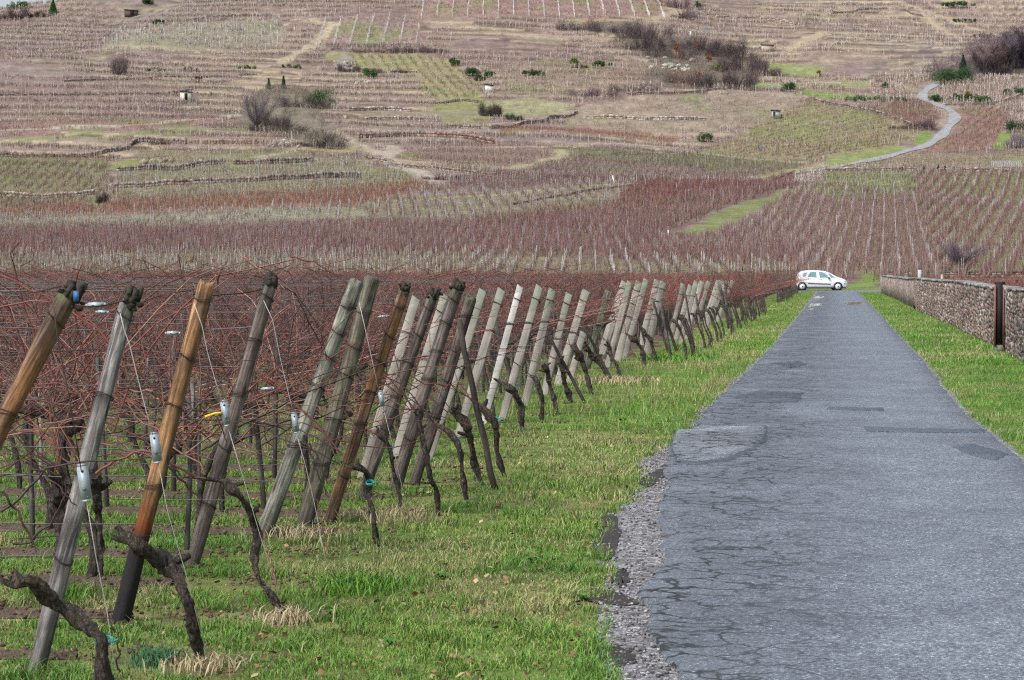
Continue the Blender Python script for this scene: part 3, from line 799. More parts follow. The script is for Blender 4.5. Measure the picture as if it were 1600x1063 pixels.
# ------------------------------------------------------------------ grass blades
def row_near(y):                                # distance to the nearest vine row
    return np.abs((y - ROW0 + ROWS / 2) % ROWS - ROWS / 2)
def blades(n, d0, d1, xl, xr, h0, h1, w, keep, seg=2, power=1.0, colscale=1.0):
    """scatter n blades between distances along the lane"""
    u = rng.random(n) ** power
    y = d0 + (d1 - d0) * u
    lo, hi = xl(y), xr(y)
    x = lo + (hi - lo) * rng.random(n)
    m = keep(x, y)
    x, y = x[m], y[m]; n = len(x)
    cl = fbm(x / .16, y / .16, 3)                # tufts
    tall = sstep(.5, .72, cl)
    dens = .35 + .65 * sstep(.3, .5, cl)
    m = rng.random(n) < dens
    x, y, tall = x[m], y[m], tall[m]; n = len(x)
    h = (h0 + (h1 - h0) * rng.random(n) ** 1.6) * (.7 + 1.5 * tall)
    an = rng.random(n) * 2 * np.pi
    lean = (.25 + .9 * rng.random(n)) * h
    dx, dy = np.cos(an) * lean, np.sin(an) * lean
    wa = rng.random(n) * np.pi
    wx, wy = np.cos(wa) * w * .5, np.sin(wa) * w * .5
    z = np.zeros(n)
    dry = fbm(x / 1.3 + 40, y / 1.8 + 7, 4)
    dryp = .10 + .60 * sstep(.52, .68, dry)
    isd = rng.random(n) < dryp
    g1 = np.array((.078, .205, .028)); g2 = np.array((.18, .295, .05)); st = np.array((.40, .33, .19)); dk = np.array((.05, .14, .03))
    t = np.clip(fbm(x / .8, y / 1.1 + 70, 3) * 1.6 - .3 + (rng.random(n) - .5) * .6, 0, 1)
    c = lerp(np.repeat(g1[None], n, 0), g2, t)
    c = lerp(c, dk, (rng.random(n) < .15 * (1 + tall)) * .7)
    c = np.where(isd[:, None], lerp(c, st, .45 + .55 * rng.random(n)), c) * (.8 + .45 * rng.random(n))[:, None]
    c = c * colscale
    b0 = np.c_[x - wx, y - wy, z]; b1 = np.c_[x + wx, y + wy, z]
    if seg == 2:
        m0 = np.c_[x + dx * .35 - wx * .8, y + dy * .35 - wy * .8, h * .62]; m1 = np.c_[x + dx * .35 + wx * .8, y + dy * .35 + wy * .8, h * .62]
        tp = np.c_[x + dx, y + dy, h * (1 - .25 * rng.random(n))]
        V = np.stack([b0, b1, m1, m0, tp], 1)
        i = np.arange(n)[:, None] * 5
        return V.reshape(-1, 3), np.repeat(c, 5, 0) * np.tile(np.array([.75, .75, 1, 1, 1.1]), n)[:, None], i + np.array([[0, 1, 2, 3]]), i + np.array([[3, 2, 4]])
    tp = np.c_[x + dx * .6, y + dy * .6, h]
    V = np.stack([b0, b1, tp], 1)
    return V.reshape(-1, 3), np.repeat(c, 3, 0), None, np.arange(n)[:, None] * 3 + np.array([[0, 1, 2]])

def keep_left(x, y):
    inrow = (x < -2.45) & (row_near(y) < .10 + .16 * fbm(x / .7, y, 3) * 1.2) 
    return (~inrow | (rng.random(len(x)) < .10)) & (x < grass_l(y) + .02 * rng.random(len(x)))
a = Acc()
vl = lambda y: -(.365 * y + .6)
gl = lambda y: np.interp(y, *GE) + .1
a.add(*blades(90000, 8.2, 15, vl, gl, .03, .085, .0055, keep_left)) if False else None
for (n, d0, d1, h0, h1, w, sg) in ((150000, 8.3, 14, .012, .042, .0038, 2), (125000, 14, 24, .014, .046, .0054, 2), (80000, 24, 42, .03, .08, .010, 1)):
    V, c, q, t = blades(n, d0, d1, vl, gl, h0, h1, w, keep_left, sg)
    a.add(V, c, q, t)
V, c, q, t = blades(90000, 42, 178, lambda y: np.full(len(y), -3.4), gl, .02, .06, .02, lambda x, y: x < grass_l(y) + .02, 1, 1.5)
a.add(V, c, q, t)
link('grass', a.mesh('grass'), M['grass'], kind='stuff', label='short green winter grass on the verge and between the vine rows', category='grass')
a = Acc()
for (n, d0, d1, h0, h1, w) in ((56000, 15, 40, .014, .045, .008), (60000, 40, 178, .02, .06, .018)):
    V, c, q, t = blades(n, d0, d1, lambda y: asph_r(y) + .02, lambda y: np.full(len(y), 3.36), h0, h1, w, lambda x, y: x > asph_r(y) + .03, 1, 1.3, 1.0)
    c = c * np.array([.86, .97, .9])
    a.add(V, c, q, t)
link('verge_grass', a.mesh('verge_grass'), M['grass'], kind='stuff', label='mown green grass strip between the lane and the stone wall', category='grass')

# fallen leaves and dead bits lying in the grass
n = 900
y = 8.4 + 22 * rng.random(n) ** 1.5; x = -(.30 * y) + (grass_l(y) + .30 * y) * rng.random(n)
an = rng.random(n) * 6.28; sz = .008 + .016 * rng.random(n); zz = .012 + .025 * rng.random(n)
u_ = np.c_[np.cos(an) * sz, np.sin(an) * sz, rng.normal(0, .006, n)]; v_ = np.c_[-np.sin(an) * sz * .7, np.cos(an) * sz * .7, rng.normal(0, .006, n)]
c_ = np.c_[x, y, zz]
a = Acc(); i = np.arange(n)[:, None] * 5
lc = np.array([(.16, .09, .05), (.28, .17, .08), (.10, .07, .05), (.36, .27, .14)])[rng.integers(0, 4, n)] * (.6 + .7 * rng.random((n, 1)))
a.add(np.stack([c_ - u_, c_ - v_, c_ + u_, c_ + v_, c_ + np.array([0, 0, .008])], 1).reshape(-1, 3), np.repeat(lc, 5, 0), None, (i[:, :, None] + np.array([[[0, 1, 4], [1, 2, 4], [2, 3, 4], [3, 0, 4]]])).reshape(-1, 3))
link('fallen_leaves', a.mesh('fallen_leaves'), M['grass'], kind='stuff', label='small brown dead leaves scattered in the verge grass', category='leaves')
# flat broad-leaved weeds
for (wx_, wy_, rr_, nn_) in ((690, 905, .07, 16), (520, 965, .06, 14), (830, 880, .06, 14), (380, 900, .05, 12), (860, 760, .07, 14), (760, 1000, .06, 16), (610, 1010, .05, 12), (910, 940, .05, 12)):
    g_ = gpt(wx_, wy_); a = Acc()
    for j in range(nn_):
        an = j / nn_ * 6.28 + random.uniform(-.2, .2); l = rr_ * random.uniform(.6, 1.1); w_ = l * .22; ca, sa = math.cos(an), math.sin(an)
        V = [(0, 0, .005), (ca * l * .5 - sa * w_, sa * l * .5 + ca * w_, .035), (ca * l, sa * l, .02), (ca * l * .5 + sa * w_, sa * l * .5 - ca * w_, .035)]
        a.add(V, np.array((.07, .17, .03)) * random.uniform(.7, 1.5), [(0, 1, 2, 3)])
    o = link('broadleaf_weed', a.mesh('broadleaf_weed'), M['grass'], kind='stuff'); o.location = g_
    tag(o, 'flat rosette of broad green leaves in the verge grass', 'weed', 'broad-leaved weeds in the verge')

def tuft(pxy, r, n, hh, c1, c2, name, label, w=.006, cat='grass tuft'):
    b = gpt(*pxy)
    x = rng.normal(0, r, n); y = rng.normal(0, r, n)
    an = rng.random(n) * 2 * np.pi; h = hh * (.4 + .6 * rng.random(n)); ln = h * (.2 + .9 * rng.random(n))
    wa = rng.random(n) * np.pi
    wx, wy = np.cos(wa) * w / 2, np.sin(wa) * w / 2
    V = np.stack([np.c_[x - wx, y - wy, 0 * x], np.c_[x + wx, y + wy, 0 * x], np.c_[x + np.cos(an) * ln * .4 + wx, y + np.sin(an) * ln * .4 + wy, h * .65], np.c_[x + np.cos(an) * ln * .4 - wx, y + np.sin(an) * ln * .4 - wy, h * .65], np.c_[x + np.cos(an) * ln, y + np.sin(an) * ln, h * .9]], 1)
    i = np.arange(n)[:, None] * 5
    a = Acc(); a.add(V.reshape(-1, 3), np.repeat(lerp(np.repeat(np.array(c1)[None], n, 0), c2, rng.random(n)), 5, 0), i + np.array([[0, 1, 2, 3]]), i + np.array([[3, 2, 4]]))
    o = link(name, a.mesh(name), M['grass'], kind='stuff'); o.location = b
    return tag(o, label, cat)
G1, G2, S1, S2 = (.05, .15, .02), (.15, .30, .04), (.34, .28, .16), (.46, .39, .25)
tuft((560, 925), .11, 420, .13, G1, G2, 'grass_tuft', 'tall dark green grass tuft in the open verge right of the thin curved vine')
tuft((245, 1040), .05, 420, .10, (.05, .14, .07), (.10, .22, .10), 'feathery_weed', 'feathery blue-green weed growing between the two thick vine trunks', .004, 'weed')
tuft((445, 975), .07, 200, .11, S1, S2, 'dry_grass_tuft', 'straw-coloured dry grass round the foot of the thin curved vine')
tuft((315, 1050), .08, 200, .09, S1, S2, 'dry_grass_tuft', 'pale dry grass round the foot of the thick arched vine trunk')
tuft((625, 815), .13, 240, .15, S1, S2, 'dry_grass_tuft', 'long pale dry grass leaning under the row of knotted vine trunks')
tuft((470, 845), .13, 220, .12, S1, S2, 'dry_grass_tuft', 'dry grass and weeds round the foot of the dark greenish post')
tuft((965, 600), .30, 420, .16, S1, S2, 'dry_grass_tuft', 'broad patch of pale dry grass beyond the pale boards', .012)
tuft((1050, 565), .3, 260, .14, G1, G2, 'grass_tuft', 'dark green grass clump beside the far board posts', .014)
tuft((90, 940), .10, 300, .12, G1, G2, 'grass_tuft', 'green grass tuft behind the weathered grey post')

# ------------------------------------------------------------------ canes, trunks
CANE = np.array([(.120, .036, .032), (.170, .056, .045), (.055, .030, .030), (.22, .115, .09), (.085, .058, .055)])
def cane_paths(n, org, lx, ly, up, L0, L1, Mn=7, wig=.03):
    """n arching canes from org (n,3): direction spread along the row (lx) and across it (ly)"""
    dirx = rng.normal(0, lx, n); diry = rng.normal(0, ly, n); upz = up * (.5 + rng.random(n))
    D = np.c_[dirx, diry, upz]; D /= np.linalg.norm(D, axis=1, keepdims=True)
    L = L0 + (L1 - L0) * rng.random(n)
    t = np.linspace(0, 1, Mn)
    bend = rng.normal(0, .35, (n, 3)); bend[:, 2] = -np.abs(rng.normal(0, .25, n)) * np.abs(D[:, 0])
    P = org[:, None, :] + D[:, None, :] * (t[None, :, None] * L[:, None, None]) + bend[:, None, :] * (t[None, :, None] ** 2) * L[:, None, None]
    P[:, 1:-1] += rng.normal(0, wig, (n, Mn - 2, 3)) * .5
    P[:, :, 2] = np.where(P[:, :, 2] > 1.5, 1.5 + (P[:, :, 2] - 1.5) * .3, P[:, :, 2])
    P[:, :, 2] = np.maximum(P[:, :, 2], .12)
    return P
def trunk_mesh(pts, name, k=9, rough=.16, seed=0, fine=0):
    """pts: (n,4) x y z radius; gnarled tube with bark lobes"""
    n = max(8, int(np.linalg.norm(np.diff(np.array(pts)[:, :3], axis=0), axis=1).sum() / (.012 if fine else .022)))
    R = resample(pts, min(n, 120 if fine else 60)); n = len(R)
    a = Acc()
    ph = np.arange(k) / k * 2 * np.pi
    T = np.gradient(R[:, :3], axis=0); T /= np.linalg.norm(T, axis=1, keepdims=True)
    ref = np.array([0, 1.0, .05]); A = np.cross(T, ref); A /= np.linalg.norm(A, axis=1, keepdims=True); B = np.cross(T, A)
    th, ii = np.meshgrid(ph, np.arange(n))
    nz = fbm(np.cos(th) * 1.3 + seed * 7, np.sin(th) * 1.3 + ii * .22, 3) - .5
    nz2 = fbm(ii * .22 + seed, 0 * ii + 4, 3) - .5
    rr = R[:, 3][:, None] * (1 + nz * rough * 5 + nz2 * rough * 4)
    if fine:                                     # shaggy strips of bark and knots
        rr = rr * (1 + .30 * (vnoise(th * 1.9 + ii * .05 + seed, ii * .16) - .5) + .12 * (vnoise(th * 3 + seed * 3, ii * .55 + 7) - .5))
        for q_ in range(5):
            i0 = rng.integers(3, n - 2); t0_ = rng.random() * 6.28
            dth = np.abs((th - t0_ + np.pi) % (2 * np.pi) - np.pi)
            rr = rr * (1 + .32 * np.exp(-(dth / .7) ** 2 - ((ii - i0) / 2.6) ** 2))
    V = R[:, None, :3] + rr[..., None] * (np.cos(th)[..., None] * A[:, None, :] + np.sin(th)[..., None] * B[:, None, :])
    i = np.arange(n * k).reshape(n, k); i2 = np.roll(i, -1, 1)
    tip = [(i[-1, 0], i[-1, m + 1], i[-1, m]) for m in range(1, k - 1)]
    a.add(V.reshape(-1, 3), (1, 1, 1), np.stack([i[:-1], i2[:-1], i2[1:], i[1:]], -1).reshape(-1, 4), tip)
    return a.mesh(name, True)

def vine_proto(seed):
    """meshes in local coordinates: base at the origin, row along x"""
    r = random.Random(seed)
    lean = r.uniform(-.25, .15); hh = r.uniform(.55, .8)
    p = [(0, 0, -.05, .028), (lean * .15 + r.uniform(-.03, .03), r.uniform(-.03, .03), hh * .3, .021), (lean * .45 + r.uniform(-.07, .07), 0, hh * .62, .021), (lean, r.uniform(-.04, .04), hh * .9, .026), (lean - .06, 0, hh, .034), (lean - .22 * r.choice((1, -1)), 0, hh + .06, .016)]
    tm = trunk_mesh(p, 'vine_trunk', 7, .18, seed)
    head = np.array([lean, 0, hh])
    n = 24
    org = head[None] + np.c_[rng.normal(0, .16, n), rng.normal(0, .03, n), rng.normal(0, .05, n)]
    P = cane_paths(n, org, 1.0, .14, .75, .5, 1.4, 7)
    a = Acc()
    rad = np.linspace(.0052, .0025, 7)[None] * (.7 + .6 * rng.random((n, 1)))
    tubes(a, P, rad, 3, CANE[rng.integers(0, 5, n)] * (.55 + 1.2 * rng.random((n, 1))))
    # side shoots
    m = 34; k = rng.integers(0, n, m); j = rng.integers(2, 7, m)
    S = cane_paths(m, P[k, j], .9, .5, .6, .12, .5, 4, .02)
    tubes(a, S, np.linspace(.0022, .0011, 4)[None].repeat(m, 0), 3, CANE[rng.integers(0, 5, m)] * (.7 + .6 * rng.random((m, 1))))
    return tm, a.mesh('vine_canes')
NP = 9
protos = [vine_proto(s) for s in range(NP)]

# interior vines of the left vineyard
ROOT = []
for y in rowY:
    x = (-3.75 if y < 18 else -4.1) - rng.random() * .3
    while x > -(.372 * y + 1.0):
        ROOT.append((x + rng.normal(0, .06), y + rng.normal(0, .04)))
        x -= 1.02
ROOT = np.array(ROOT)
dd_ = ROOT @ FH[:2]
ROOT = ROOT[np.argsort(dd_)]
inview = (ROOT @ RT[:2]) / (ROOT @ FH[:2]) > -.235
ROOT = ROOT[inview]
near, rest = ROOT[:280], ROOT[280:]
for (x, y) in near:
    tm, cm = protos[random.randrange(NP)]
    d = float(np.dot((x, y), FH[:2]))
    o = thing('grape_vine', 'leafless grapevine with a dark trunk and red-brown canes inside the left vineyard' if d < 25 else 'small leafless grapevine deep in the left vineyard among many alike', 'grapevine', (x, y, 0), random.choice((0, math.pi)) + random.uniform(-.12, .12), 'grapevines inside the left vineyard' if d < 25 else 'grapevines deep in the left vineyard')
    s = random.uniform(.9, 1.08); o.scale = (s, s, s)
    link('trunk', tm, M['bark'], o)
    link('canes', cm, M['cane'], o, kind='stuff')
# the rest of the field as one mass
a = Acc()
n = len(rest); dR = rest @ FH[:2]
tops = np.c_[rest[:, 0] + rng.normal(0, .08, n), rest[:, 1], .65 + .12 * rng.random(n)]
tubes(a, np.stack([np.c_[rest, np.zeros(n)], tops], 1), np.tile([.045, .05], (n, 1)), 3, np.array((.05, .04, .036)) * (.6 + .8 * rng.random((n, 1))))
for cnt, lo, hi, wd in ((30, 0, 80, .0045), (14, 80, 400, .011)):
    m = (dR >= lo) & (dR < hi); k = m.sum()
    if not k: continue
    o = np.repeat(tops[m], cnt, 0) + np.c_[rng.normal(0, .2, k * cnt), rng.normal(0, .04, k * cnt), rng.normal(0, .05, k * cnt)]
    P = cane_paths(k * cnt, o, .5, .14, 1.0, .5, 1.15, 3)
    w = np.c_[rng.normal(0, 1, k * cnt), rng.normal(0, 1, k * cnt), np.zeros(k * cnt)]; w /= np.linalg.norm(w, axis=1, keepdims=True)
    V = np.stack([P[:, 0] - w * wd, P[:, 0] + w * wd, P[:, 1] + w * wd * .8, P[:, 1] - w * wd * .8, P[:, 2]], 1)
    i = np.arange(len(P))[:, None] * 5
    cc = CANE[rng.integers(0, 5, len(P))] * (.45 + 1.2 * rng.random((len(P), 1)) ** 1.3) * (np.array((1.45, 1.3, 1.3)) if lo else np.array((1.5, 1.4, 1.4)))
    a.add(V.reshape(-1, 3), np.repeat(cc, 5, 0), i + np.array([[0, 1, 2, 3]]), i + np.array([[3, 2, 4]]))
link('distant_grapevines', a.mesh('distant_grapevines'), M['cane'], kind='stuff', label='mass of red-brown grapevine canes filling the far part of the left vineyard', category='grapevines')
# wire runs along the rows
wa = Acc()
for k, y in enumerate(rowY[:22]):
    hgt = (.45, .78, 1.08, 1.36, 1.52)
    a = Acc()
    for h in hgt:
        xs = np.linspace(-2.95 - .25 * h, -(.40 * y + 6), 12)
        P = np.c_[xs, y + rng.normal(0, .02, 12), h + rng.normal(0, .012, 12) - .02]
        tubes(a, P, np.full((1, 12), .0030 if y < 13 else .0022), 3)
    o = link('trellis_wire', a.mesh('trellis_wire'), M['wire'])
    tag(o, 'thin grey trellis wires strung along a vine row of the left field', 'wire', 'trellis wires of the left vineyard rows')

# intermediate stakes
def stake_mesh(h, r, name='stake'):
    a = Acc(); n = 6
    P = np.c_[rng.normal(0, .004, n), rng.normal(0, .004, n), np.linspace(-.1, h, n)]
    tubes(a, P, np.full((1, n), r), 7, cap=True)
    return a.mesh(name)
SM = [stake_mesh(.95 + .11 * i, .017 + .004 * (i % 3)) for i in range(5)]
for m_ in SM: m_.materials.append(W['stake'])
SMD = [stake_mesh(1.0 + .12 * i, .018) for i in range(3)]
for m_ in SMD: m_.materials.append(W['dark'])
cnt = 0
for y in rowY:
    x = -4.2 - random.random() * 2
    while x > -(.372 * y + 1):
        s_, d_ = xy2sd(x, y)
        if s_ / d_ > -.228 and cnt < 290:
            cnt += 1
            o = link('vine_stake', random.choice(SM + SM + SMD), None)
            o.location = (x, y, 0); o.rotation_euler = (random.gauss(0, .03), random.gauss(0, .04), random.random() * 3)
            tag(o, 'thin weathered stake standing upright between vines inside the left field', 'stake', 'upright stakes inside the left vineyard')
        x -= 3.2 + random.random() * 1.5

# ------------------------------------------------------------------ row end posts
def up_quat(v): return Vector(v).to_track_quat('Z', 'Y')

def end_post(base, top, wpx, kind, mat, label, bands=(.25, .5, .75, .93), cap=False, group=None, twist=0.0, flat=.45, over=0):
    b = gpt(*base); d = dist(b)
    t = atd(top[0], top[1], d + over)
    v = t - b; L = float(np.linalg.norm(v)); ax = v / L
    r = wpx * d / FPX / 2
    q = up_quat(ax)
    q = Quaternion(ax, twist + (math.pi / 2 if kind != 'round' else 0)) @ q
    root = thing('end_post', label, 'post', b, 0, group)
    a = Acc()
    seed = random.random() * 50
    if kind == 'round':
        k, n = 18, 90
        zz = np.concatenate([np.linspace(-.25, L - .02, n - 1), [L]])
        th = np.arange(k) / k * 2 * np.pi
        TH, ZZ = np.meshgrid(th, zz)
        rr = r * (1 + .34 * (fbm(np.cos(TH) * 1.2 + seed, np.sin(TH) * 1.2 + ZZ * 1.6, 4) - .5) + .16 * (vnoise(np.cos(TH) * 2 + seed + 9, np.sin(TH) * 2 + ZZ * 5) - .5) - .05 * ZZ / L)
        for _c in range(3):                      # long checks in the wood
            tc0 = rng.random() * 6.28; zc0 = rng.random() * L; ln_ = .2 + .5 * rng.random()
            dd0 = np.abs((TH - tc0 + np.pi) % (2 * np.pi) - np.pi)
            rr = rr * (1 - .16 * np.exp(-(dd0 / .18) ** 2) * np.exp(-((ZZ - zc0) / ln_) ** 4))
        for _c in range(4):                      # knots
            tc0 = rng.random() * 6.28; zc0 = rng.random() * L
            dd0 = np.abs((TH - tc0 + np.pi) % (2 * np.pi) - np.pi)
            rr = rr * (1 + .10 * np.exp(-(dd0 / .4) ** 2 - ((ZZ - zc0) / .03) ** 2))
        rr[-1] *= .86
        ox = .012 * np.sin(ZZ * 2.1 + seed); oy = .008 * np.cos(ZZ * 1.7 + seed)
        dz = np.zeros_like(ZZ); dz[-1] = (rng.random(k) - .5) * .02; dz[-2] = (rng.random(k) - .5) * .015
        V = np.stack([np.cos(TH) * rr + ox, np.sin(TH) * rr + oy, ZZ + dz], -1)
        i = np.arange(n * k).reshape(n, k); i2 = np.roll(i, -1, 1)
        ctr = np.array([[ox[-1, 0], oy[-1, 0], L - .004]])
        zz1 = np.r_[V.reshape(-1, 3), ctr][:, 2]
        stn = np.zeros(len(zz1))
        for f in bands:
            e_ = zz1 - f * L; stn = np.maximum(stn, np.where(e_ > 0, np.exp(-(e_ / .018) ** 2), np.exp(-np.abs(e_) / .05)) * .9)
        tc_ = np.c_[np.clip(L - zz1, 0, 1), stn, 0 * zz1]
        a.add(np.r_[V.reshape(-1, 3), ctr], tc_, np.stack([i[:-1], i2[:-1], i2[1:], i[1:]], -1).reshape(-1, 4), [(i[-1, m], i2[-1, m], n * k) for m in range(k)])
        sh = link('shaft', a.mesh('post_shaft', True), mat, root)
        # keep the flat top crisp
        for p in sh.data.polygons[-k:]: p.use_smooth = False
    else:
        n = 12; zz = np.linspace(-.2, L, n)
        hw, hd = r, r * flat
        prof = np.array([(-1, -.7), (-.82, -1), (.82, -1), (1, -.7), (1, .7), (.82, 1), (-.82, 1), (-1, .7)]) * np.array([hw, hd])
        k = 8
        V = np.zeros((n, k, 3))
        for j, z in enumerate(zz):
            w_ = 1 + .05 * math.sin(z * 5 + seed)
            V[j, :, :2] = prof * w_ + np.array([.008 * math.sin(z * 2 + seed), .006 * math.cos(z * 2.6 + seed)])
            V[j, :, 2] = z
        V[-1, :, 2] += (rng.random(k) - .5) * .012 + prof[:, 0] * .25
        i = np.arange(n * k).reshape(n, k); i2 = np.roll(i, -1, 1)
        zz1 = V.reshape(-1, 3)[:, 2]; tc_ = np.c_[np.clip(L - zz1, 0, 1), 0 * zz1, 0 * zz1]
        a.add(V.reshape(-1, 3), tc_, np.stack([i[:-1], i2[:-1], i2[1:], i[1:]], -1).reshape(-1, 4), [(i[-1, 0], i[-1, m], i[-1, m + 1]) for m in range(1, k - 1)])
        sh = link('shaft', a.mesh('board_shaft'), mat, root)
    sh.rotation_mode = 'QUATERNION'; sh.rotation_quaternion = q
    # wire bands
    for f in bands:
        a = Acc(); th = np.linspace(0, 2 * np.pi, 17)
        for turn in range(2):
            rr = r * (1.05 if kind == 'round' else 1) + .003
            zz_ = f * L + turn * .005 + .016 * np.sin(th + seed + f * 9 + turn * .6)
            if kind == 'round': P = np.c_[np.cos(th) * rr + .012 * math.sin(f * L * 2.1 + seed), np.sin(th) * rr + .008 * math.cos(f * L * 1.7 + seed), zz_]
            else: P = np.c_[np.clip(np.cos(th) * 1.5, -1, 1) * (r * 1.08), np.clip(np.sin(th) * 1.5, -1, 1) * (r * flat * 1.15), zz_]
            tubes(a, P, np.full((1, 17), .0019 if d < 20 else .0035), 4)
        bn = link('wire_band', a.mesh('wire_band'), M['rust'], root)
        bn.rotation_mode = 'QUATERNION'; bn.rotation_quaternion = q
    if d < 24:                                   # disturbed soil round the foot
        n_ = 26; an = rng.random(n_) * 6.28; rr_ = r * (1 + 1.3 * rng.random(n_)); a = Acc()
        lumps(a, np.c_[np.cos(an) * rr_, np.sin(an) * rr_, np.full(n_, .004)], .008 + .014 * rng.random(n_), np.array((.075, .055, .042)) * (.5 + .9 * rng.random((n_, 1))))
        link('soil_mound', a.mesh('soil_mound'), M['clod'], root, kind='stuff')
    if cap:
        a = Acc()
        m = 9
        for j in range(m):
            an = j / m * 6.28; rr = r * random.uniform(.3, .8)
            h = random.uniform(.02, .065)
            box(a, (math.cos(an) * rr, math.sin(an) * rr, L + h * .35), (r * .33, r * .28, h * .6), (.05, .045, .038), R=Matrix.Rotation(an, 3, 'Z') @ Matrix.Rotation(random.uniform(-.25, .25), 3, 'X'), jit=.006)
        P = np.c_[rng.normal(0, r * .5, 26), rng.normal(0, r * .5, 26), L - .035 + .07 * rng.random(26)]
        lumps(a, P, .006 + .012 * rng.random(26), np.array((.045, .045, .035)) * (.4 + 1.2 * rng.random((26, 1))))
        cp = link('mossy_cap', a.mesh('mossy_cap'), M['clod'], root); cp.rotation_mode = 'QUATERNION'; cp.rotation_quaternion = q
    return root, b, t, d, L, r

def px_tube(acc, pix, d, r, k=5, n=None):
    P = np.array([atd(x, y, dd) for (x, y), dd in zip(pix, d if hasattr(d, '__len__') else [d] * len(pix))])
    if n: P = resample(P, n)
    tubes(acc, P, np.full((1, len(P)), r), k, cap=True)
    return P

def child_px(root, name, pix, d, r, mat, k=5, n=None):
    a = Acc(); px_tube(a, pix, d, r, k, n)
    a.v = [v - np.array(root.location) for v in a.v]
    return link(name, a.mesh(name), mat, root)

def tensioner(root, px, py, ang, L, d, off=-.03, name='wire_tensioner'):
    """small galvanised bracket: back plate, two folded cheeks, axle bolt; ang in the picture plane"""
    c = atd(px, py, d + off)
    a = Acc()
    w = L * .27; t = .0025
    box(a, (0, 0, 0), (w / 2, t, L / 2))
    box(a, (-w / 2, w * .3, 0), (t, w * .3, L * .47)); box(a, (w / 2, w * .3, 0), (t, w * .3, L * .47))
    box(a, (0, 0, L / 2 + .004), (w * .42, t, .004)); box(a, (0, 0, -L / 2 - .004), (w * .40, t, .004))
    o = link(name, a.mesh(name), M['galv'], root)
    yaw = math.atan2(RT[1], RT[0])
    o.location = Vector(c) - root.location
    o.rotation_euler = (Matrix.Rotation(yaw, 3, 'Z') @ Matrix.Rotation(ang, 3, 'Y')).to_euler()
    a = Acc()
    tubes(a, np.array([(0, -.009, -L * .18), (0, .02, -L * .18)]), np.full((1, 2), w * .2), 7, cap=True)
    b_ = link('bolt', a.mesh('bolt'), M['wire'], o)
    a = Acc(); tubes(a, np.array([(0, -t * 1.6, L * .36), (0, t * 1.6, L * .36)]), np.full((1, 2), w * .16), 7, cap=True)
    link('eyelet', a.mesh('eyelet'), M['rust'], o)
    return o

posts = {}
def EP(key, *a, **k): posts[key] = end_post(*a, **k); return posts[key]
EP(1, (-232, 1130), (110, 462), 33, 'round', W['brown'], 'brown leaning end post cut by the left edge, with crumbling top and blue tag', (.40, .55, .72, .94), cap=True)
EP(2, (55, 1050), (203, 470), 28, 'round', W['grey'], 'silver-grey leaning end post with a ragged dark mossy head, second from the left', (.305, .54, .74, .96), cap=True)
EP(3, (190, 972), (322, 441), 28, 'round', W['orange'], 'orange-brown leaning end post with a black tarred foot', (.26, .40, .63, .78, .955))
EP(4, (297, 886), (424, 446), 22, 'round', W['greybrown'], 'slim grey-brown leaning end post with a dark cap, right of the orange-brown post', (.22, .43, .62, .80, .955), cap=True)
EP(5, (414, 838), (556, 437), 24, 'round', W['green'], 'pale greenish-grey leaning post with swirling grain, left one of the touching pair', (.35, .58, .70, .80, .90))
EP(6, (478, 822), (580, 432), 26, 'round', W['dkgreen'], 'thick dark olive leaning post, right one of the touching pair', (.25, .42, .60, .72, .86), over=.1)
EP(7, (517, 815), (632, 452), 19, 'round', W['brown'], 'dark brown leaning post with orange streaks, just right of the thick olive post', (.20, .42, .55, .68, .80, .93), cap=True)
EP(8, (566, 780), (677, 462), 17, 'round', W['dark'], 'dark leaning post with a blue-black top in front of a pale board', (.35, .5, .66, .8, .94), cap=True)
EP('A', (563, 748), (652, 466), 15, 'board', W['board'], 'pale square board post leaning behind the dark post with the blue-black top', (.5, .8))
EP(9, (615, 765), (716, 450), 20, 'round', W['greybrown'], 'brownish leaning post with a broken top in front of the grey diagonal prop', (.25, .4, .55, .68, .82, .94), cap=True)
EP('B', (618, 716), (697, 462), 15, 'board', W['board'], 'pale board post leaning between the two brownish posts and partly hidden by them', (.6, .9))
EP(10, (648, 757), (735, 464), 18, 'round', W['dark'], 'dark brown leaning post whose middle is crossed by the grey diagonal prop', (.35, .55, .72, .9))
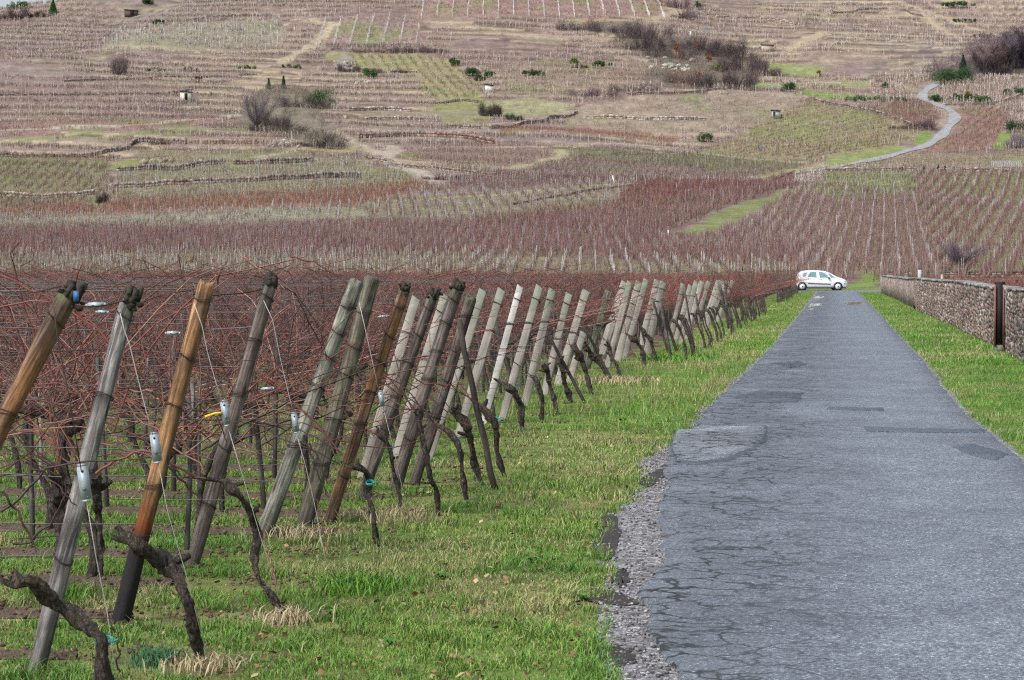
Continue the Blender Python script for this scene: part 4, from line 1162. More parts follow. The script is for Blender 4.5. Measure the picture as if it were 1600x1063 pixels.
ORD = [
 ('board2', (668, 722), (754, 453), 13, 'weathered pale board post, first one right of the dark round posts'),
 ('board2', (714, 685), (785, 453), 13, 'weathered pale board post with lichen on top, second one right of the round posts'),
 ('white', (754, 662), (814, 448), 10.5, 'narrow bleached white board post, the brightest in the row'),
 ('board2', (783, 657), (844, 448), 12, 'pale leaning board post directly right of the bleached white board'),
 ('board2', (818, 634), (864, 453), 12, 'greyish board post second to the right of the bleached white board'),
 ('board2', (850, 617), (890, 459), 11, 'slim grey board post third to the right of the bleached white board'),
 ('board', (872, 603), (916, 454), 12, 'pale board post with a twin behind it, fourth right of the bleached white board'),
 ('board', (888, 598), (912, 520), 10, 'short pale board leaning close behind the fourth board right of the bleached one'),
 ('mossy', (917, 577), (951, 455), 10, 'thin board post stained green and brown, midway along the row'),
 ('board', (938, 556), (977, 441), 13, 'tall pale board post, left one of the pair right of the green-stained board'),
 ('board2', (948, 574), (984, 441), 9, 'slim pale board post, right one of the pair right of the green-stained board'),
 ('board', (965, 564), (998, 441), 10, 'pale slim board post standing between two pairs of boards'),
 ('board2', (975, 562), (1009, 437), 9, 'tallest slim pale board in the far half of the row'),
 ('board', (1002, 541), (1027, 438), 10, 'pale board post, left one of the second pair from the tallest slim board'),
 ('board2', (1009, 553), (1037, 441), 10, 'pale board post, right one of the second pair from the tallest slim board'),
 ('board2', (1050, 521), (1067, 444), 7, 'slim pale board standing alone after the second pair'),
 ('board', (1055, 531), (1079, 446), 7, 'slim pale board just right of the one standing alone'),
]
for m_, b_, t_, w_, l_ in ORD:
    end_post(b_, t_, w_, 'board', W[m_], l_, (.55, .72, .9) if w_ > 9 else (.8,), twist=random.uniform(-.2, .2))
FAR = [((1064, 540), (1087, 442)), ((1072, 530), (1095, 441)), ((1062, 512), (1088, 440)), ((1075, 508), (1097, 440)), ((1088, 506), (1108, 440)), ((1100, 505), (1122, 439)), ((1104, 508), (1126, 439)), ((1109, 502), (1133, 438)), ((1120, 503), (1145, 439))]
for i, (b_, t_) in enumerate(FAR):
    end_post(b_, t_, 7, 'board', W['board' if i % 2 else 'board2'], 'slim pale leaning board in the tight far cluster at the end of the leaning posts', (.8,), group='far cluster of pale leaning boards')

# fittings traced from the photograph
r1, b1, t1, d1, L1, _ = posts[1]; r2, b2, t2, d2, L2, _ = posts[2]; r3, b3, t3, d3, L3, _ = posts[3]; r4, b4, t4, d4, L4, _ = posts[4]; r6, b6, t6, d6, L6, _ = posts[6]; r8 = posts[8][0]; d8 = posts[8][3]
child_px(r1, 'anchor_wire', [(84, 478), (90, 530), (108, 620), (127, 735)], d1 - .08, .0022, M['rust'])
child_px(r1, 'anchor_wire', [(134, 775), (150, 870), (168, 960), (186, 1090)], d1 - .02, .0014, M['whitewire'])
tensioner(r1, 131, 755, -.12, .118, d1, -.05)
a = Acc(); box(a, (0, 0, 0), (.009, .003, .018)); o = link('tag', a.mesh('tag'), M['blue'], r1); o.location = Vector(atd(119, 463, d1 - .07)) - r1.location
child_px(r2, 'anchor_wire', [(188, 490), (194, 515), (203, 540), (215, 590), (228, 640), (239, 680)], d2 - .07, .0021, M['whitewire'])
child_px(r2, 'anchor_wire', [(247, 722), (262, 800), (290, 895), (330, 1050)], d2, .0013, M['whitewire'])
tensioner(r2, 243, 700, -.12, .11, d2, -.02)
child_px(r3, 'anchor_wire', [(303, 474), (316, 510), (324, 550), (338, 600), (348, 630)], d3 - .07, .0019, M['whitewire'])
child_px(r3, 'anchor_wire', [(355, 664), (378, 740), (408, 842), (447, 968)], d3 - .02, .0015, M['whitewire'])
tensioner(r3, 352, 646, -.14, .105, d3, -.05)
a = Acc(); tubes(a, np.array([(0, 0, 0), (-.03, 0, -.003), (-.075, 0, -.02)]), np.array([[.006, .005, .008]]), 5, cap=True)
o = link('tag', a.mesh('tag'), M['yellow'], r3); o.location = Vector(atd(346, 645, d3 - .06)) - r3.location
child_px(r4, 'anchor_wire', [(412, 470), (426, 500), (438, 560), (452, 620), (459, 645)], d4 - .06, .0020, M['whitewire'])
child_px(r4, 'anchor_wire', [(464, 680), (478, 730), (492, 790), (506, 862), (511, 886)], d4 - .02, .0017, M['whitewire'])
tensioner(r4, 461, 661, -.12, .10, d4, -.04)
child_px(r6, 'anchor_wire', [(561, 472), (572, 520), (583, 570), (592, 612)], d6 - .08, .0022, M['whitewire'])
child_px(r6, 'anchor_wire', [(599, 638), (612, 690), (628, 760), (640, 812)], d6 - .02, .0017, M['whitewire'])
tensioner(r6, 596, 624, -.12, .095, d6, -.04)
# in-line wire tensioners on the trellis
for (x, y, dd, l, an) in ((150, 477, 9.6, .070, 1.52), (160, 488, 9.9, .042, 1.6), (270, 521, 11.0, .058, 1.55), (418, 608, 13.0, .062, 1.5), (598, 495, 16, .05, 1.5)):
    root = thing('wire_tensioner', 'galvanised tensioner on a trellis wire %s' % ({150: 'right of the crumbling post top', 160: 'just under the larger one by the crumbling post', 270: 'left of the orange-brown post', 418: 'between the slim grey-brown and the greenish-grey post', 598: 'near the dark olive post top', 275: 'high on the wire left of the orange-brown post head', 132: 'behind the silver-grey post at mid height', 205: 'low between the silver-grey and orange-brown posts'}[x]), 'wire tensioner', atd(x, y, dd))
    tensioner(root, x, y, an, l, dd, 0, 'bracket')

# individual wires between the front posts
for (pix, dd, lab) in (([(-40, 452), (40, 458), (96, 447)], (9.6, 9.0, d1 - .05), 'dark twisted wire running left from the crumbling post top'),
                       ([(120, 480), (160, 478), (200, 468)], (9.0, 9.1, d2 - .03), 'dark twisted wire between the first two leaning post heads'),
                       ([(-40, 560), (40, 552), (165, 545), (180, 543)], (9.4, 9.3, 9.2, d2), 'thick rusty wire meeting the silver-grey post at upper middle'),
                       ([(205, 480), (250, 462), (305, 452)], (10.5, 10.5, d3), 'dark wire rising to the head of the orange-brown post'),
                       ([(330, 515), (380, 512), (402, 510)], (12.5, 12.5, d4), 'pale wire between the orange-brown and slim grey-brown post'),
                       ([(330, 462), (380, 458), (412, 452)], (12, 12.3, d4), 'rusty wire meeting the slim grey-brown post head'),
                       ([(440, 470), (500, 462), (545, 455)], (13.4, 13.6, 13.9), 'pale wire tied to the head of the greenish-grey post'),
                       ([(30, 842), (80, 838), (95, 838)], (9.3, 9.2, d2), 'thin low wire left of the silver-grey post foot')):
    a = Acc(); px_tube(a, pix, dd, .0032, 5, 14); 
    o = link('tie_wire', a.mesh('tie_wire'), M['wire' if 'pale' in lab else 'rust']); tag(o, lab, 'wire')

# ------------------------------------------------------------------ row-end vines traced from the photograph
def head_canes(o, head, d, n, seed, spread=.9):
    org = np.repeat(np.array(head)[None], n, 0) + rng.normal(0, .02, (n, 3))
    P = cane_paths(n, org, spread, .14, .8, .5, 1.3, 8)
    P[:, :, 0] = np.where(P[:, :, 0] > head[0], head[0] - (P[:, :, 0] - head[0]) * .8, P[:, :, 0])
    P[:, :, 0] -= np.linspace(0, .55, 8)[None] * rng.random((n, 1))
    a = Acc(); tubes(a, P, np.linspace(.0048, .0022, 8)[None] * (.7 + .5 * rng.random((n, 1))), 4, CANE[rng.integers(0, 5, n)] * (.7 + .6 * rng.random((n, 1))))
    a.v = [v - np.array(o.location) for v in a.v]
    link('canes', a.mesh('vine_canes'), M['cane'], o, kind='stuff')

def traced_vine(pix, label, canes=7, tie=None, group=None, k=12, rough=.24):
    """pix: (x, y, width in photo pixels) from foot to tip"""
    b = gpt(pix[0][0], pix[0][1]); d = dist(b)
    o = thing('grape_vine', label, 'grapevine', b, 0, group)
    sd_ = random.random() * 9
    pts = []
    for j, (x, y, w) in enumerate(pix):
        p = atd(x, y, d + .06 * math.sin(j * 1.3 + sd_)) - b
        if j == 0: p[2] = -.04
        pts.append((*p, w * (1.05 if x < 560 else .82) * d / FPX / 2))
    link('trunk', trunk_mesh(pts, 'vine_trunk', 16, rough, sd_, 1), M['bark'], o)
    # stubs and spurs
    R = resample(pts, 30)
    for j in (18, 24, 27):
        c = R[j]; v = Vector((random.uniform(-1, 1), random.uniform(-.4, .4), random.uniform(.1, 1))).normalized()
        sp = [(*c[:3], c[3] * .6), (*(c[:3] + np.array(v) * c[3] * 2.0), c[3] * .5), (*(c[:3] + np.array(v) * c[3] * 3.0), c[3] * .33)]
        link('spur', trunk_mesh(sp, 'spur', 6, .2, sd_ + j), M['bark'], o)
    if tie:
        c = atd(tie[0], tie[1], d) - b; rr = tie[2] * d / FPX / 2
        th = np.linspace(0, 6.3, 14); a = Acc()
        for tn_ in range(2): tubes(a, np.c_[c[0] + np.cos(th) * rr, c[1] + np.sin(th) * rr, c[2] + .01 * np.sin(th) + tn_ * .006], np.full((1, 14), .0035), 4)
        tubes(a, np.array([c + [rr, -.01, 0], c + [rr + .03, -.02, .015]]), np.full((1, 2), .003), 4)
        link('tie', a.mesh('tie'), M['teal'], o)
    if canes:
        tip = np.array(pts[-1][:3]) + b
        head_canes(o, tip, d, canes, sd_)
    return o

V_ = [
 ([(163, 1120, 27), (162, 1060, 25), (160, 1005, 24), (143, 986, 25), (112, 962, 27), (80, 936, 27), (58, 915, 25), (42, 908, 18), (20, 914, 9), (-6, 900, 7)], 'thick gnarled vine trunk arching left in the bottom left corner with a teal tie', 2, (163, 1003, 27)),
 ([(316, 1046, 17), (306, 1000, 18), (298, 965, 20), (290, 935, 22), (278, 905, 25), (262, 884, 26), (240, 866, 26), (215, 853, 24), (200, 842, 18), (190, 832, 9), (182, 825, 6)], 'thick gnarled vine trunk arching up to the orange-brown post with the tarred foot', 0, None),
 ([(449, 966, 15), (428, 934, 12), (406, 908, 11), (399, 870, 12), (402, 835, 14), (391, 800, 14), (374, 775, 17), (360, 762, 15), (352, 752, 9), (322, 748, 6)], 'slender S-curved vine trunk standing right of the slim grey-brown post', 6, None),
 ([(589, 850, 9), (585, 820, 10), (581, 792, 13), (575, 772, 12), (573, 742, 12), (563, 733, 13), (548, 731, 8), (533, 722, 6)], 'dark knotted vine trunk right of the brown post with orange streaks', 6, (578, 755, 12)),
 ([(628, 800, 7), (623, 768, 9), (616, 740, 10), (609, 702, 10), (598, 682, 13), (588, 676, 8)], 'thin vine trunk below the dark post with the blue-black top', 7, (610, 700, 10)),
 ([(686, 808, 8), (682, 768, 9), (672, 745, 12), (664, 702, 10), (656, 664, 9), (650, 640, 8)], 'upright crooked vine trunk left of the arm-like vine', 7, None),
 ([(730, 782, 9), (723, 742, 10), (716, 696, 12), (700, 676, 12), (684, 664, 9), (672, 652, 6)], 'vine trunk bent like an arm with a teal tie beside the grey diagonal prop', 7, (711, 688, 12)),
 ([(758, 760, 9), (742, 728, 10), (738, 700, 14), (730, 668, 17), (716, 650, 16), (704, 642, 9)], 'stout vine trunk behind the foot of the grey diagonal prop', 7, None),
 ([(792, 746, 8), (778, 712, 10), (774, 666, 14), (762, 646, 16), (748, 634, 12), (738, 622, 7)], 'vine trunk with a bushy head just right of the grey diagonal prop', 7, (772, 655, 13)),
 ([(816, 675, 11), (813, 636, 12), (804, 616, 14), (798, 606, 12), (786, 600, 7), (772, 592, 5)], 'knobbly vine trunk tied with teal to a leaning grey stick below the white board', 7, (799, 607, 13)),
 ([(847, 661, 8), (847, 628, 9), (843, 606, 9), (839, 595, 9), (832, 588, 6)], 'short dark vine trunk standing left of two taller ones in the middle of the row', 6, None),
 ([(872, 647, 9), (866, 626, 9), (858, 600, 10), (855, 580, 11), (848, 570, 7)], 'dark vine trunk leaning left in the middle of the row beside the short one', 6, None),
 ([(895, 630, 8), (884, 604, 9), (879, 582, 10), (876, 568, 11), (870, 560, 7)], 'dark vine trunk with a pink ribbon behind the thin slanting stick', 6, None),
 ([(926, 618, 9), (915, 580, 10), (906, 556, 12), (900, 548, 11), (892, 540, 7)], 'dark vine trunk with a thick shoulder right of the thin slanting stick', 6, (901, 552, 11)),
 ([(951, 590, 9), (940, 572, 11), (930, 562, 12), (920, 548, 12), (908, 538, 8)], 'thick leaning vine trunk next to the pale dry grass patch', 6, None),
 ([(972, 589, 7), (962, 568, 7), (955, 556, 8), (952, 542, 8), (948, 534, 6)], 'thin leaning vine trunk at the right of the pale dry grass patch', 6, None),
 ([(1008, 570, 8), (1003, 548, 8), (996, 536, 9), (986, 528, 8), (980, 522, 5)], 'vine trunk hooked to the left below the second pair of boards', 6, None),
 ([(1025, 565, 8), (1018, 535, 8), (1008, 520, 8), (1000, 510, 6)], 'vine trunk right of the hooked one among the far boards', 6, None),
]
for pix, lab, cn, tie in V_:
    traced_vine(pix, lab, min(cn, 4 if pix[0][0] < 700 else 2), tie)
# thick black vines behind the front posts
traced_vine([(92, 935, 17), (94, 880, 17), (96, 830, 20), (92, 790, 26), (93, 762, 30), (100, 750, 22)], 'stumpy black vine trunk close behind the silver-grey post', 8)
traced_vine([(158, 912, 9), (155, 860, 13), (153, 800, 14), (149, 760, 20), (146, 742, 18)], 'straight dark vine trunk right of the silver-grey post', 10)
# foreground canes sweeping between the posts
SW = [([(322, 748), (300, 748), (270, 730), (262, 708), (252, 690)], d3, .006), ([(258, 725), (290, 758), (320, 790), (338, 806)], d3 + .1, .006), ([(461, 690), (490, 700), (512, 755)], d4, .006), ([(475, 680), (500, 745), (514, 778)], d4 - .1, .006),
      ([(345, 640), (380, 650), (430, 668), (455, 672)], 12.9, .007), ([(300, 640), (340, 655), (352, 700)], 12, .005), ([(372, 432), (395, 460), (412, 490), (440, 500)], 13, .006), ([(380, 402), (400, 420), (430, 440), (445, 452)], 13, .006), ([(0, 430), (70, 465), (110, 486), (160, 520), (195, 560)], 9.8, .005),
      ([(100, 460), (140, 510), (175, 580), (190, 640)], 9.9, .005), ([(0, 480), (60, 470), (110, 480), (170, 530), (200, 590)], 9.9, .0045), ([(0, 800), (40, 770), (70, 735), (110, 725), (190, 718)], 9.0, .006), ([(40, 722), (90, 760), (120, 790)], 8.8, .005), ([(20, 850), (48, 845), (90, 800), (105, 740)], 8.6, .005),
      ([(3, 768), (30, 805), (50, 842), (56, 862)], 8.5, .006), ([(205, 560), (260, 640), (290, 700)], 11, .005), ([(150, 740), (180, 722), (230, 706), (262, 728)], 10.6, .0075), ([(340, 445), (343, 425), (335, 405)], 11, .005), ([(455, 402), (500, 415), (540, 440)], 14, .005),
      ([(430, 905), (420, 870), (412, 842)], d3 - .05, .004), ([(434, 925), (424, 880), (409, 843)], d3 - .02, .004), ([(510, 862), (500, 800), (494, 780)], d4 - .05, .004), ([(188, 1050), (184, 1000), (170, 960)], 8.4, .004),
      ([(540, 470), (560, 520), (600, 590), (640, 640)], 15, .005), ([(620, 560), (660, 600), (700, 600), (760, 640)], 16.5, .005), ([(470, 660), (540, 690), (600, 700), (650, 690)], 15, .006)]
for k in range(46):
    x, y = random.uniform(-20, 700), random.uniform(430, 700)
    dd = np.interp(x, [0, 200, 400, 700], [9.6, 10.6, 13, 17]) + random.uniform(0, 1.2)
    an = random.uniform(-.6, 2.2); l = random.uniform(60, 190)
    x2, y2 = x + l * math.cos(an), y + l * math.sin(an) * .8
    if y2 > 790 or y2 < 425: continue
    SW.append(([(x, y), ((x + x2) / 2 + random.uniform(-16, 16), (y + y2) / 2 + random.uniform(-16, 16)), (x2, y2)], dd, random.uniform(.003, .0045)))
for pix, dd, r in SW:
    a = Acc(); P = np.array([atd(x, y, dd) for x, y in pix]); P = resample(P, 12); P[1:-1] += rng.normal(0, .006, (10, 3))
    tubes(a, P, np.linspace(r, r * .55, 12)[None], 5, CANE[random.randrange(4)] * random.uniform(.8, 1.3))
    o = link('vine_cane', a.mesh('vine_cane'), M['cane']); tag(o, 'long bare red-brown vine cane tied across the wires of the front rows', 'vine cane', 'loose canes crossing the front rows')

# props and sticks leaning at the row ends
def stick(b_, t_, w, mat, label, group=None, k=8):
    b = gpt(*b_); d = dist(b); t = atd(t_[0], t_[1], d)
    v = t - b; L = np.linalg.norm(v); n = 7
    P = np.outer(np.linspace(0, 1, n), v) ; P[1:-1] += rng.normal(0, .004, (n - 2, 3)); P[0] -= v / L * .1
    q = up_quat(v / L); a = Acc()
    Pl = np.c_[rng.normal(0, .004, n), rng.normal(0, .004, n), np.linspace(-.1, L, n)]
    r = w * d / FPX / 2
    tubes(a, Pl, np.linspace(r, r * .85, n)[None], k, cap=True)
    o = link('leaning_stick', a.mesh('leaning_stick', False), mat); o.location = b
    o.rotation_mode = 'QUATERNION'; o.rotation_quaternion = q
    return tag(o, label, 'stick', group)
stick((772, 765), (716, 500), 11, W['greybrown'], 'thick grey prop pole leaning left across the dark brown post')
stick((775, 662), (745, 518), 6, W['stake'], 'thin dark stick leaning left onto the boards right of the thick prop pole')
stick((812, 640), (776, 508), 9, W['stake'], 'grey stick leaning left onto the bleached white board')
stick((846, 625), (806, 500), 5, W['stake'], 'very thin stick leaning left of the short dark trunk in the row middle')
stick((914, 630), (852, 513), 6, W['stake'], 'straight thin pole slanting right over the middle vine trunks')
stick((905, 556), (884, 503), 6, W['stake'], 'grey stick leaning left above the thick-shouldered vine')
stick((957, 597), (908, 502), 5, W['dark'], 'dark thin stick slanting above the dry grass patch')
stick((1012, 550), (992, 480), 4, W['dark'], 'dark stick leaning among the far boards, left of the rest')
stick((1045, 555), (1020, 470), 4, W['dark'], 'dark stick leaning among the far boards, longest of them')
stick((1058, 552), (1031, 468), 5, W['dark'], 'dark thick stick leaning among the far boards, rightmost of them')
stick((293, 862), (300, 598), 9, W['stake'], 'upright grey stake just right of the orange-brown post')
stick((311, 800), (311, 585), 7, W['mossy'], 'upright green-tinged stake right of the upright grey stake')
stick((412, 800), (395, 570), 9, W['stake'], 'grey stake standing behind the slim grey-brown post')
stick((484, 770), (472, 600), 8, W['stake'], 'pale grey stake behind the thick olive post')
stick((52, 850), (46, 600), 9, W['stake'], 'grey metal-like stake between the first two leaning posts')
stick((63, 760), (62, 600), 6, W['board2'], 'pale thin stake next to the grey one between the first two posts')

# far stakes and vine trunks at the row ends up to the crossroads
tr_protos = []
for s in range(4):
    r = random.Random(s + 40)
    tr_protos.append(trunk_mesh([(0, 0, -.03, .026), (-.03, .02, .2, .021), (-.10 + r.uniform(-.04, .04), 0, .45, .023), (-.2, r.uniform(-.05, .05), .68, .036), (-.30, 0, .74, .02)], 'vine_trunk', 6, .2, s))
y = 41.0
while y < 170:
    if 92 < y < 116: y += ROWS; continue
    x = -2.62 + random.gauss(0, .08)
    o = thing('grape_vine', 'dark row-end vine trunk along the far grass verge before the crossroads', 'grapevine', (x, y, 0), random.uniform(-.3, .3), 'row-end vines along the far verge')
    link('trunk', random.choice(tr_protos), M['bark'], o)
    if y > 66: link('canes', protos[random.randrange(NP)][1], M['cane'], o, kind='stuff').location = (-.4, 0, .05)
    if y > 62 or random.random() < .3:
        o = link('vine_stake', random.choice(SM), None); o.location = (-2.85 + random.gauss(0, .08), y + .2, 0)
        o.rotation_euler = (0, -.18 + random.gauss(0, .05) if y < 90 else random.gauss(0, .03), 0); o.scale = (1.3, 1.3, 1.05)
        tag(o, 'slim grey row-end stake along the far grass verge before the crossroads', 'stake', 'row-end stakes along the far verge')
    y += ROWS * 1.35

# ------------------------------------------------------------------ far vineyards
far = Acc(); stk = Acc()
def plant(S, D, cane, height, stake_p, stake_c, trunk, per, wid):
    n = len(S)
    if not n: return
    x, y = sd2xy(S, D); z = hz(S, D) 
    base = np.c_[x, y, z]
    o = np.repeat(base, per, 0)
    m = n * per
    sp = .42
    o[:, 0] += rng.normal(0, sp, m) * RT[0]; o[:, 1] += rng.normal(0, sp, m) * RT[1]
    z1 = .25 + .45 * rng.random(m); h = height * (.55 + .5 * rng.random(m))
    lean = rng.normal(0, .22, m)
    w = wid * (.6 + .8 * rng.random(m))
    an = rng.random(m) * 6.28; wx, wy = np.cos(an) * w, np.sin(an) * w
    p0 = o + np.c_[-wx, -wy, z1]; p1 = o + np.c_[wx, wy, z1]
    p2 = o + np.c_[lean * RT[0], lean * RT[1], h]
    cc = (np.asarray(cane) * .75 + .25 * np.array((.20, .145, .125))) * (.35 + 1.1 * rng.random((m, 1))) * (1 + .12 * rng.normal(0, 1, (m, 3)))
    far.add(np.stack([p0, p1, p2], 1).reshape(-1, 3), np.repeat(np.clip(cc, .01, .6), 3, 0), None, np.arange(m * 3).reshape(-1, 3))
    if trunk:
        tw = .07; k = rng.random(n) < .8; b = base[k]; kn = len(b)
        an = rng.random(kn) * 3.14; wx, wy = np.cos(an) * tw, np.sin(an) * tw
        V = np.stack([b + np.c_[-wx, -wy, 0 * wx], b + np.c_[wx, wy, 0 * wx], b + np.c_[0 * wx, 0 * wx, .75 + 0 * wx]], 1)
        far.add(V.reshape(-1, 3), np.repeat(np.array((.055, .045, .04)) * (.6 + .9 * rng.random((kn, 1))), 3, 0), None, np.arange(kn * 3).reshape(-1, 3))
    k = rng.random(n) < stake_p
    if k.any():
        b = base[k]; kn = len(b)
        tp = b + np.c_[rng.normal(0, .05, kn), rng.normal(0, .05, kn), height * (1.0 + .25 * rng.random(kn))]
        rr = np.clip(D[k] / 600 * .06, .032, .08)
        tubes(stk, np.stack([b - [0, 0, .1], tp], 1), np.stack([rr, rr * .8], 1), 3, np.asarray(stake_c) * (.7 + .5 * rng.random((kn, 1))))

allP = [f['P'] for f in FIELDS]
block = np.array([])
def blocked(S, D):
    m = np.zeros(S.shape, bool)
    for P, g in GRASS: m |= inpoly(P, S, D)
    m |= pld(HR, S, D) < 3.4
    for L, w, g in LINES: m |= pld(L, S, D) < w * .5
    return m
def first_field(S, D):
    r = np.full(S.shape, -1)
    for i, P in enumerate(allP):
        m = inpoly(P, S, D) & (r < 0); r[m] = i
    return r
for fi, f in enumerate(FIELDS):
    P = np.array(f['P'])
    a0, a1 = np.array(hit(*f['r'][0])), np.array(hit(*f['r'][1]))
    u = (a1 - a0) / np.linalg.norm(a1 - a0); v = np.array([-u[1], u[0]])
    c = P.mean(0); q = P - c
    ext_u = np.abs(q @ u).max() + 2; ext_v = np.abs(q @ v).max() + 2
    dm = c[1]
    uu = np.arange(-ext_u, ext_u, f['ps']); vv = np.arange(-ext_v, ext_v, f['rs'])
    U, Vv = np.meshgrid(uu, vv)
    U = U + rng.normal(0, .12, U.shape); Vv = Vv + rng.normal(0, .06, U.shape)
    S = c[0] + U * u[0] + Vv * v[0]; D = c[1] + U * u[1] + Vv * v[1]
    S, D = S.ravel(), D.ravel()
    m = inpoly(f['P'], S, D) & (np.abs(S) / D < .236) & (D > 200)
    S, D = S[m], D[m]
    m = (first_field(S, D) == fi) & ~blocked(S, D)
    S, D = S[m], D[m]
    if 'cols' in f:                              # regular columns of pale posts
        per_px, x0 = f['cols']
        dmid = D.mean(); step = per_px * dmid / FPX
        s0 = (x0 - 800) / FPX * dmid
        xs = np.arange(S.min(), S.max(), step)
        gs = s0 + np.round((xs - s0) / step) * step
        for g in gs:
            dd = np.arange(D.min(), D.max(), 2.2)
            m = inpoly(f['P'], np.full(dd.shape, g), dd)
            if not m.any(): continue
            dd = dd[m]; x, y = sd2xy(np.full(dd.shape, g) + rng.normal(0, .1, len(dd)), dd); z = hz(np.full(dd.shape, g), dd)
            b = np.c_[x, y, z]
            tubes(stk, np.stack([b, b + [0, 0, 1.9]], 1), np.full((len(dd), 2), .12), 3, np.array(f['sc'])[None] * (1.1 + .4 * rng.random((len(dd), 1))))
    k = rng.random(len(S)) < f['pr'] * (.75 + .5 * (vnoise(S / 6, D / 8)))
    S, D = S[k], D[k]
    per = 15 if D.mean() < 330 else (11 if D.mean() < 480 else 7)
    wid = .026 * D.mean() / 300
    plant(S, D, f['c'], f['h'], f['sk'], f['sc'], f.get('trunk', 0), per, wid)
# general terraced hillside: rows along the contour
u = rng.random(120000)
D = np.sqrt(430 ** 2 + (960 ** 2 - 430 ** 2) * u); S = (rng.random(120000) * 2 - 1) * .236 * D
row = np.round(D / 2.6) * 2.6 + .03 * S
D = row + rng.normal(0, .12, len(D))
m = (first_field(S, D) < 0) & ~blocked(S, D)
S, D = S[m], D[m]
_, bk, _ = terr(S, D)
nv = fbm(S / 35 + 60, D / 45, 3)
k = (bk < .5) & (rng.random(len(S)) < sstep(.34, .5, nv)) 
S, D, nv = S[k], D[k], nv[k]
for lo, hi, cn in ((0, .48, (.235, .155, .125)), (.48, .56, (.21, .15, .135)), (.56, 2, (.26, .19, .145))):
    m = (nv >= lo) & (nv < hi)
    plant(S[m], D[m], cn, 1.6, .33, (.58, .53, .49), 0, 5, .05)
print('tris before far link', TRIS)
link('far_vineyards', far.mesh('far_vineyards'), M['veg'], kind='stuff', label='bare brownish vines covering the fields and terraces of the hillside', category='vineyard')
link('far_vine_stakes', stk.mesh('far_vine_stakes'), M['veg'], kind='stuff', label='countless thin pale stakes in the hillside vineyards', category='stakes')

# vines behind the stone wall
a = Acc(); n = 700
x = 4.6 + 14 * rng.random(n); y = 44 + 130 * rng.random(n); y = np.round(y / 2) * 2
m = x < .0 + .12 * y + 3; x, y = x[m], y[m]; n = len(x)
cnt = 16; o = np.repeat(np.c_[x, y, np.full(n, .6)], cnt, 0)
P = cane_paths(n * cnt, o, .45, .2, 1.0, .6, 1.1, 3)
w = np.c_[rng.normal(0, 1, n * cnt), rng.normal(0, 1, n * cnt), np.zeros(n * cnt)]; w *= .008 / np.linalg.norm(w, axis=1, keepdims=True)
V = np.stack([P[:, 0] - w, P[:, 0] + w, P[:, 1] + w * .8, P[:, 1] - w * .8, P[:, 2]], 1); i = np.arange(len(P))[:, None] * 5
a.add(V.reshape(-1, 3), np.repeat(CANE[rng.integers(0, 4, len(P))] * (1 + .7 * rng.random((len(P), 1))), 5, 0), i + np.array([[0, 1, 2, 3]]), i + np.array([[3, 2, 4]]))
tubes(a, np.stack([np.c_[x, y, 0 * x], np.c_[x, y, 0 * x + .7]], 1), np.full((n, 2), .04), 3, (.05, .04, .035))
link('vines_behind_wall', a.mesh('vines_behind_wall'), M['cane'], kind='stuff', label='red-brown vines growing behind the long stone wall', category='grapevines')

# ------------------------------------------------------------------ the long stone wall on the right
WX, WT, WH, WY0, WY1 = 3.42, .42, 1.24, 16.0, 171.0
wall = thing('stone_wall', 'long low rubble stone wall with flat coping along the right verge', 'wall', (WX + WT / 2, (WY0 + WY1) / 2, 0))
off = np.array(wall.location)
def wob(y): return .05 * math.sin(y * .11) + .03 * math.sin(y * .37 + 1)
def wallh(y): return WH + .015 * math.sin(y * .21) + .02 * math.sin(y * .07 + 2)
a = Acc(); yy = np.arange(WY0, WY1 + .1, .5)
V = []
for y in yy:
    w0 = WX + wob(y) + .012
    h = wallh(y)
    V += [(w0, y, -.1), (w0, y, h), (w0 + WT, y, h), (w0 + WT, y, -.1)]
V = np.array(V); n = len(yy); i = np.arange(n * 4).reshape(n, 4)
nzc = fbm(V[:, 1] / 2.0, V[:, 2] * 1.2, 4)
a.add(V - off, np.array((.29, .25, .23)) * (.6 + .8 * nzc[:, None]), np.concatenate([np.stack([i[:-1, k], i[1:, k], i[1:, (k + 1) % 4], i[:-1, (k + 1) % 4]], -1) for k in range(4)] + [i[:1, ::-1], i[-1:]]))
def mortar_mat():
    m, nt, b = mat_new('wall_core_mat')
    at = nt.nodes.new("ShaderNodeAttribute"); at.attribute_name = "Col"
    v = vec(nt, scale=(1, .45, 1))
    vo = nt.nodes.new("ShaderNodeTexVoronoi"); vo.inputs["Scale"].default_value = 9; nt.links.new(v, vo.inputs["Vector"])
    sp = nt.nodes.new("ShaderNodeSeparateColor"); nt.links.new(vo.outputs["Color"], sp.inputs[0])
    c = mix(nt, 1.0, at.outputs[0], ramp(nt, sp.outputs[0], [(0, (.42, .34, .32)), (.5, (1.0, .9, .85)), (1, (1.9, 1.8, 1.75))]), 'MULTIPLY')
    c = mix(nt, ramp(nt, vo.outputs["Distance"], [(.35, 0), (.6, .5)]), c, (.06, .05, .045))
    nt.links.new(c, b.inputs["Base Color"]); b.inputs["Roughness"].default_value = .95
    bump(nt, b, vo.outputs["Distance"], -.0 + .8, .03)
    return m
link('wall_core', a.mesh('wall_core'), mortar_mat(), wall)
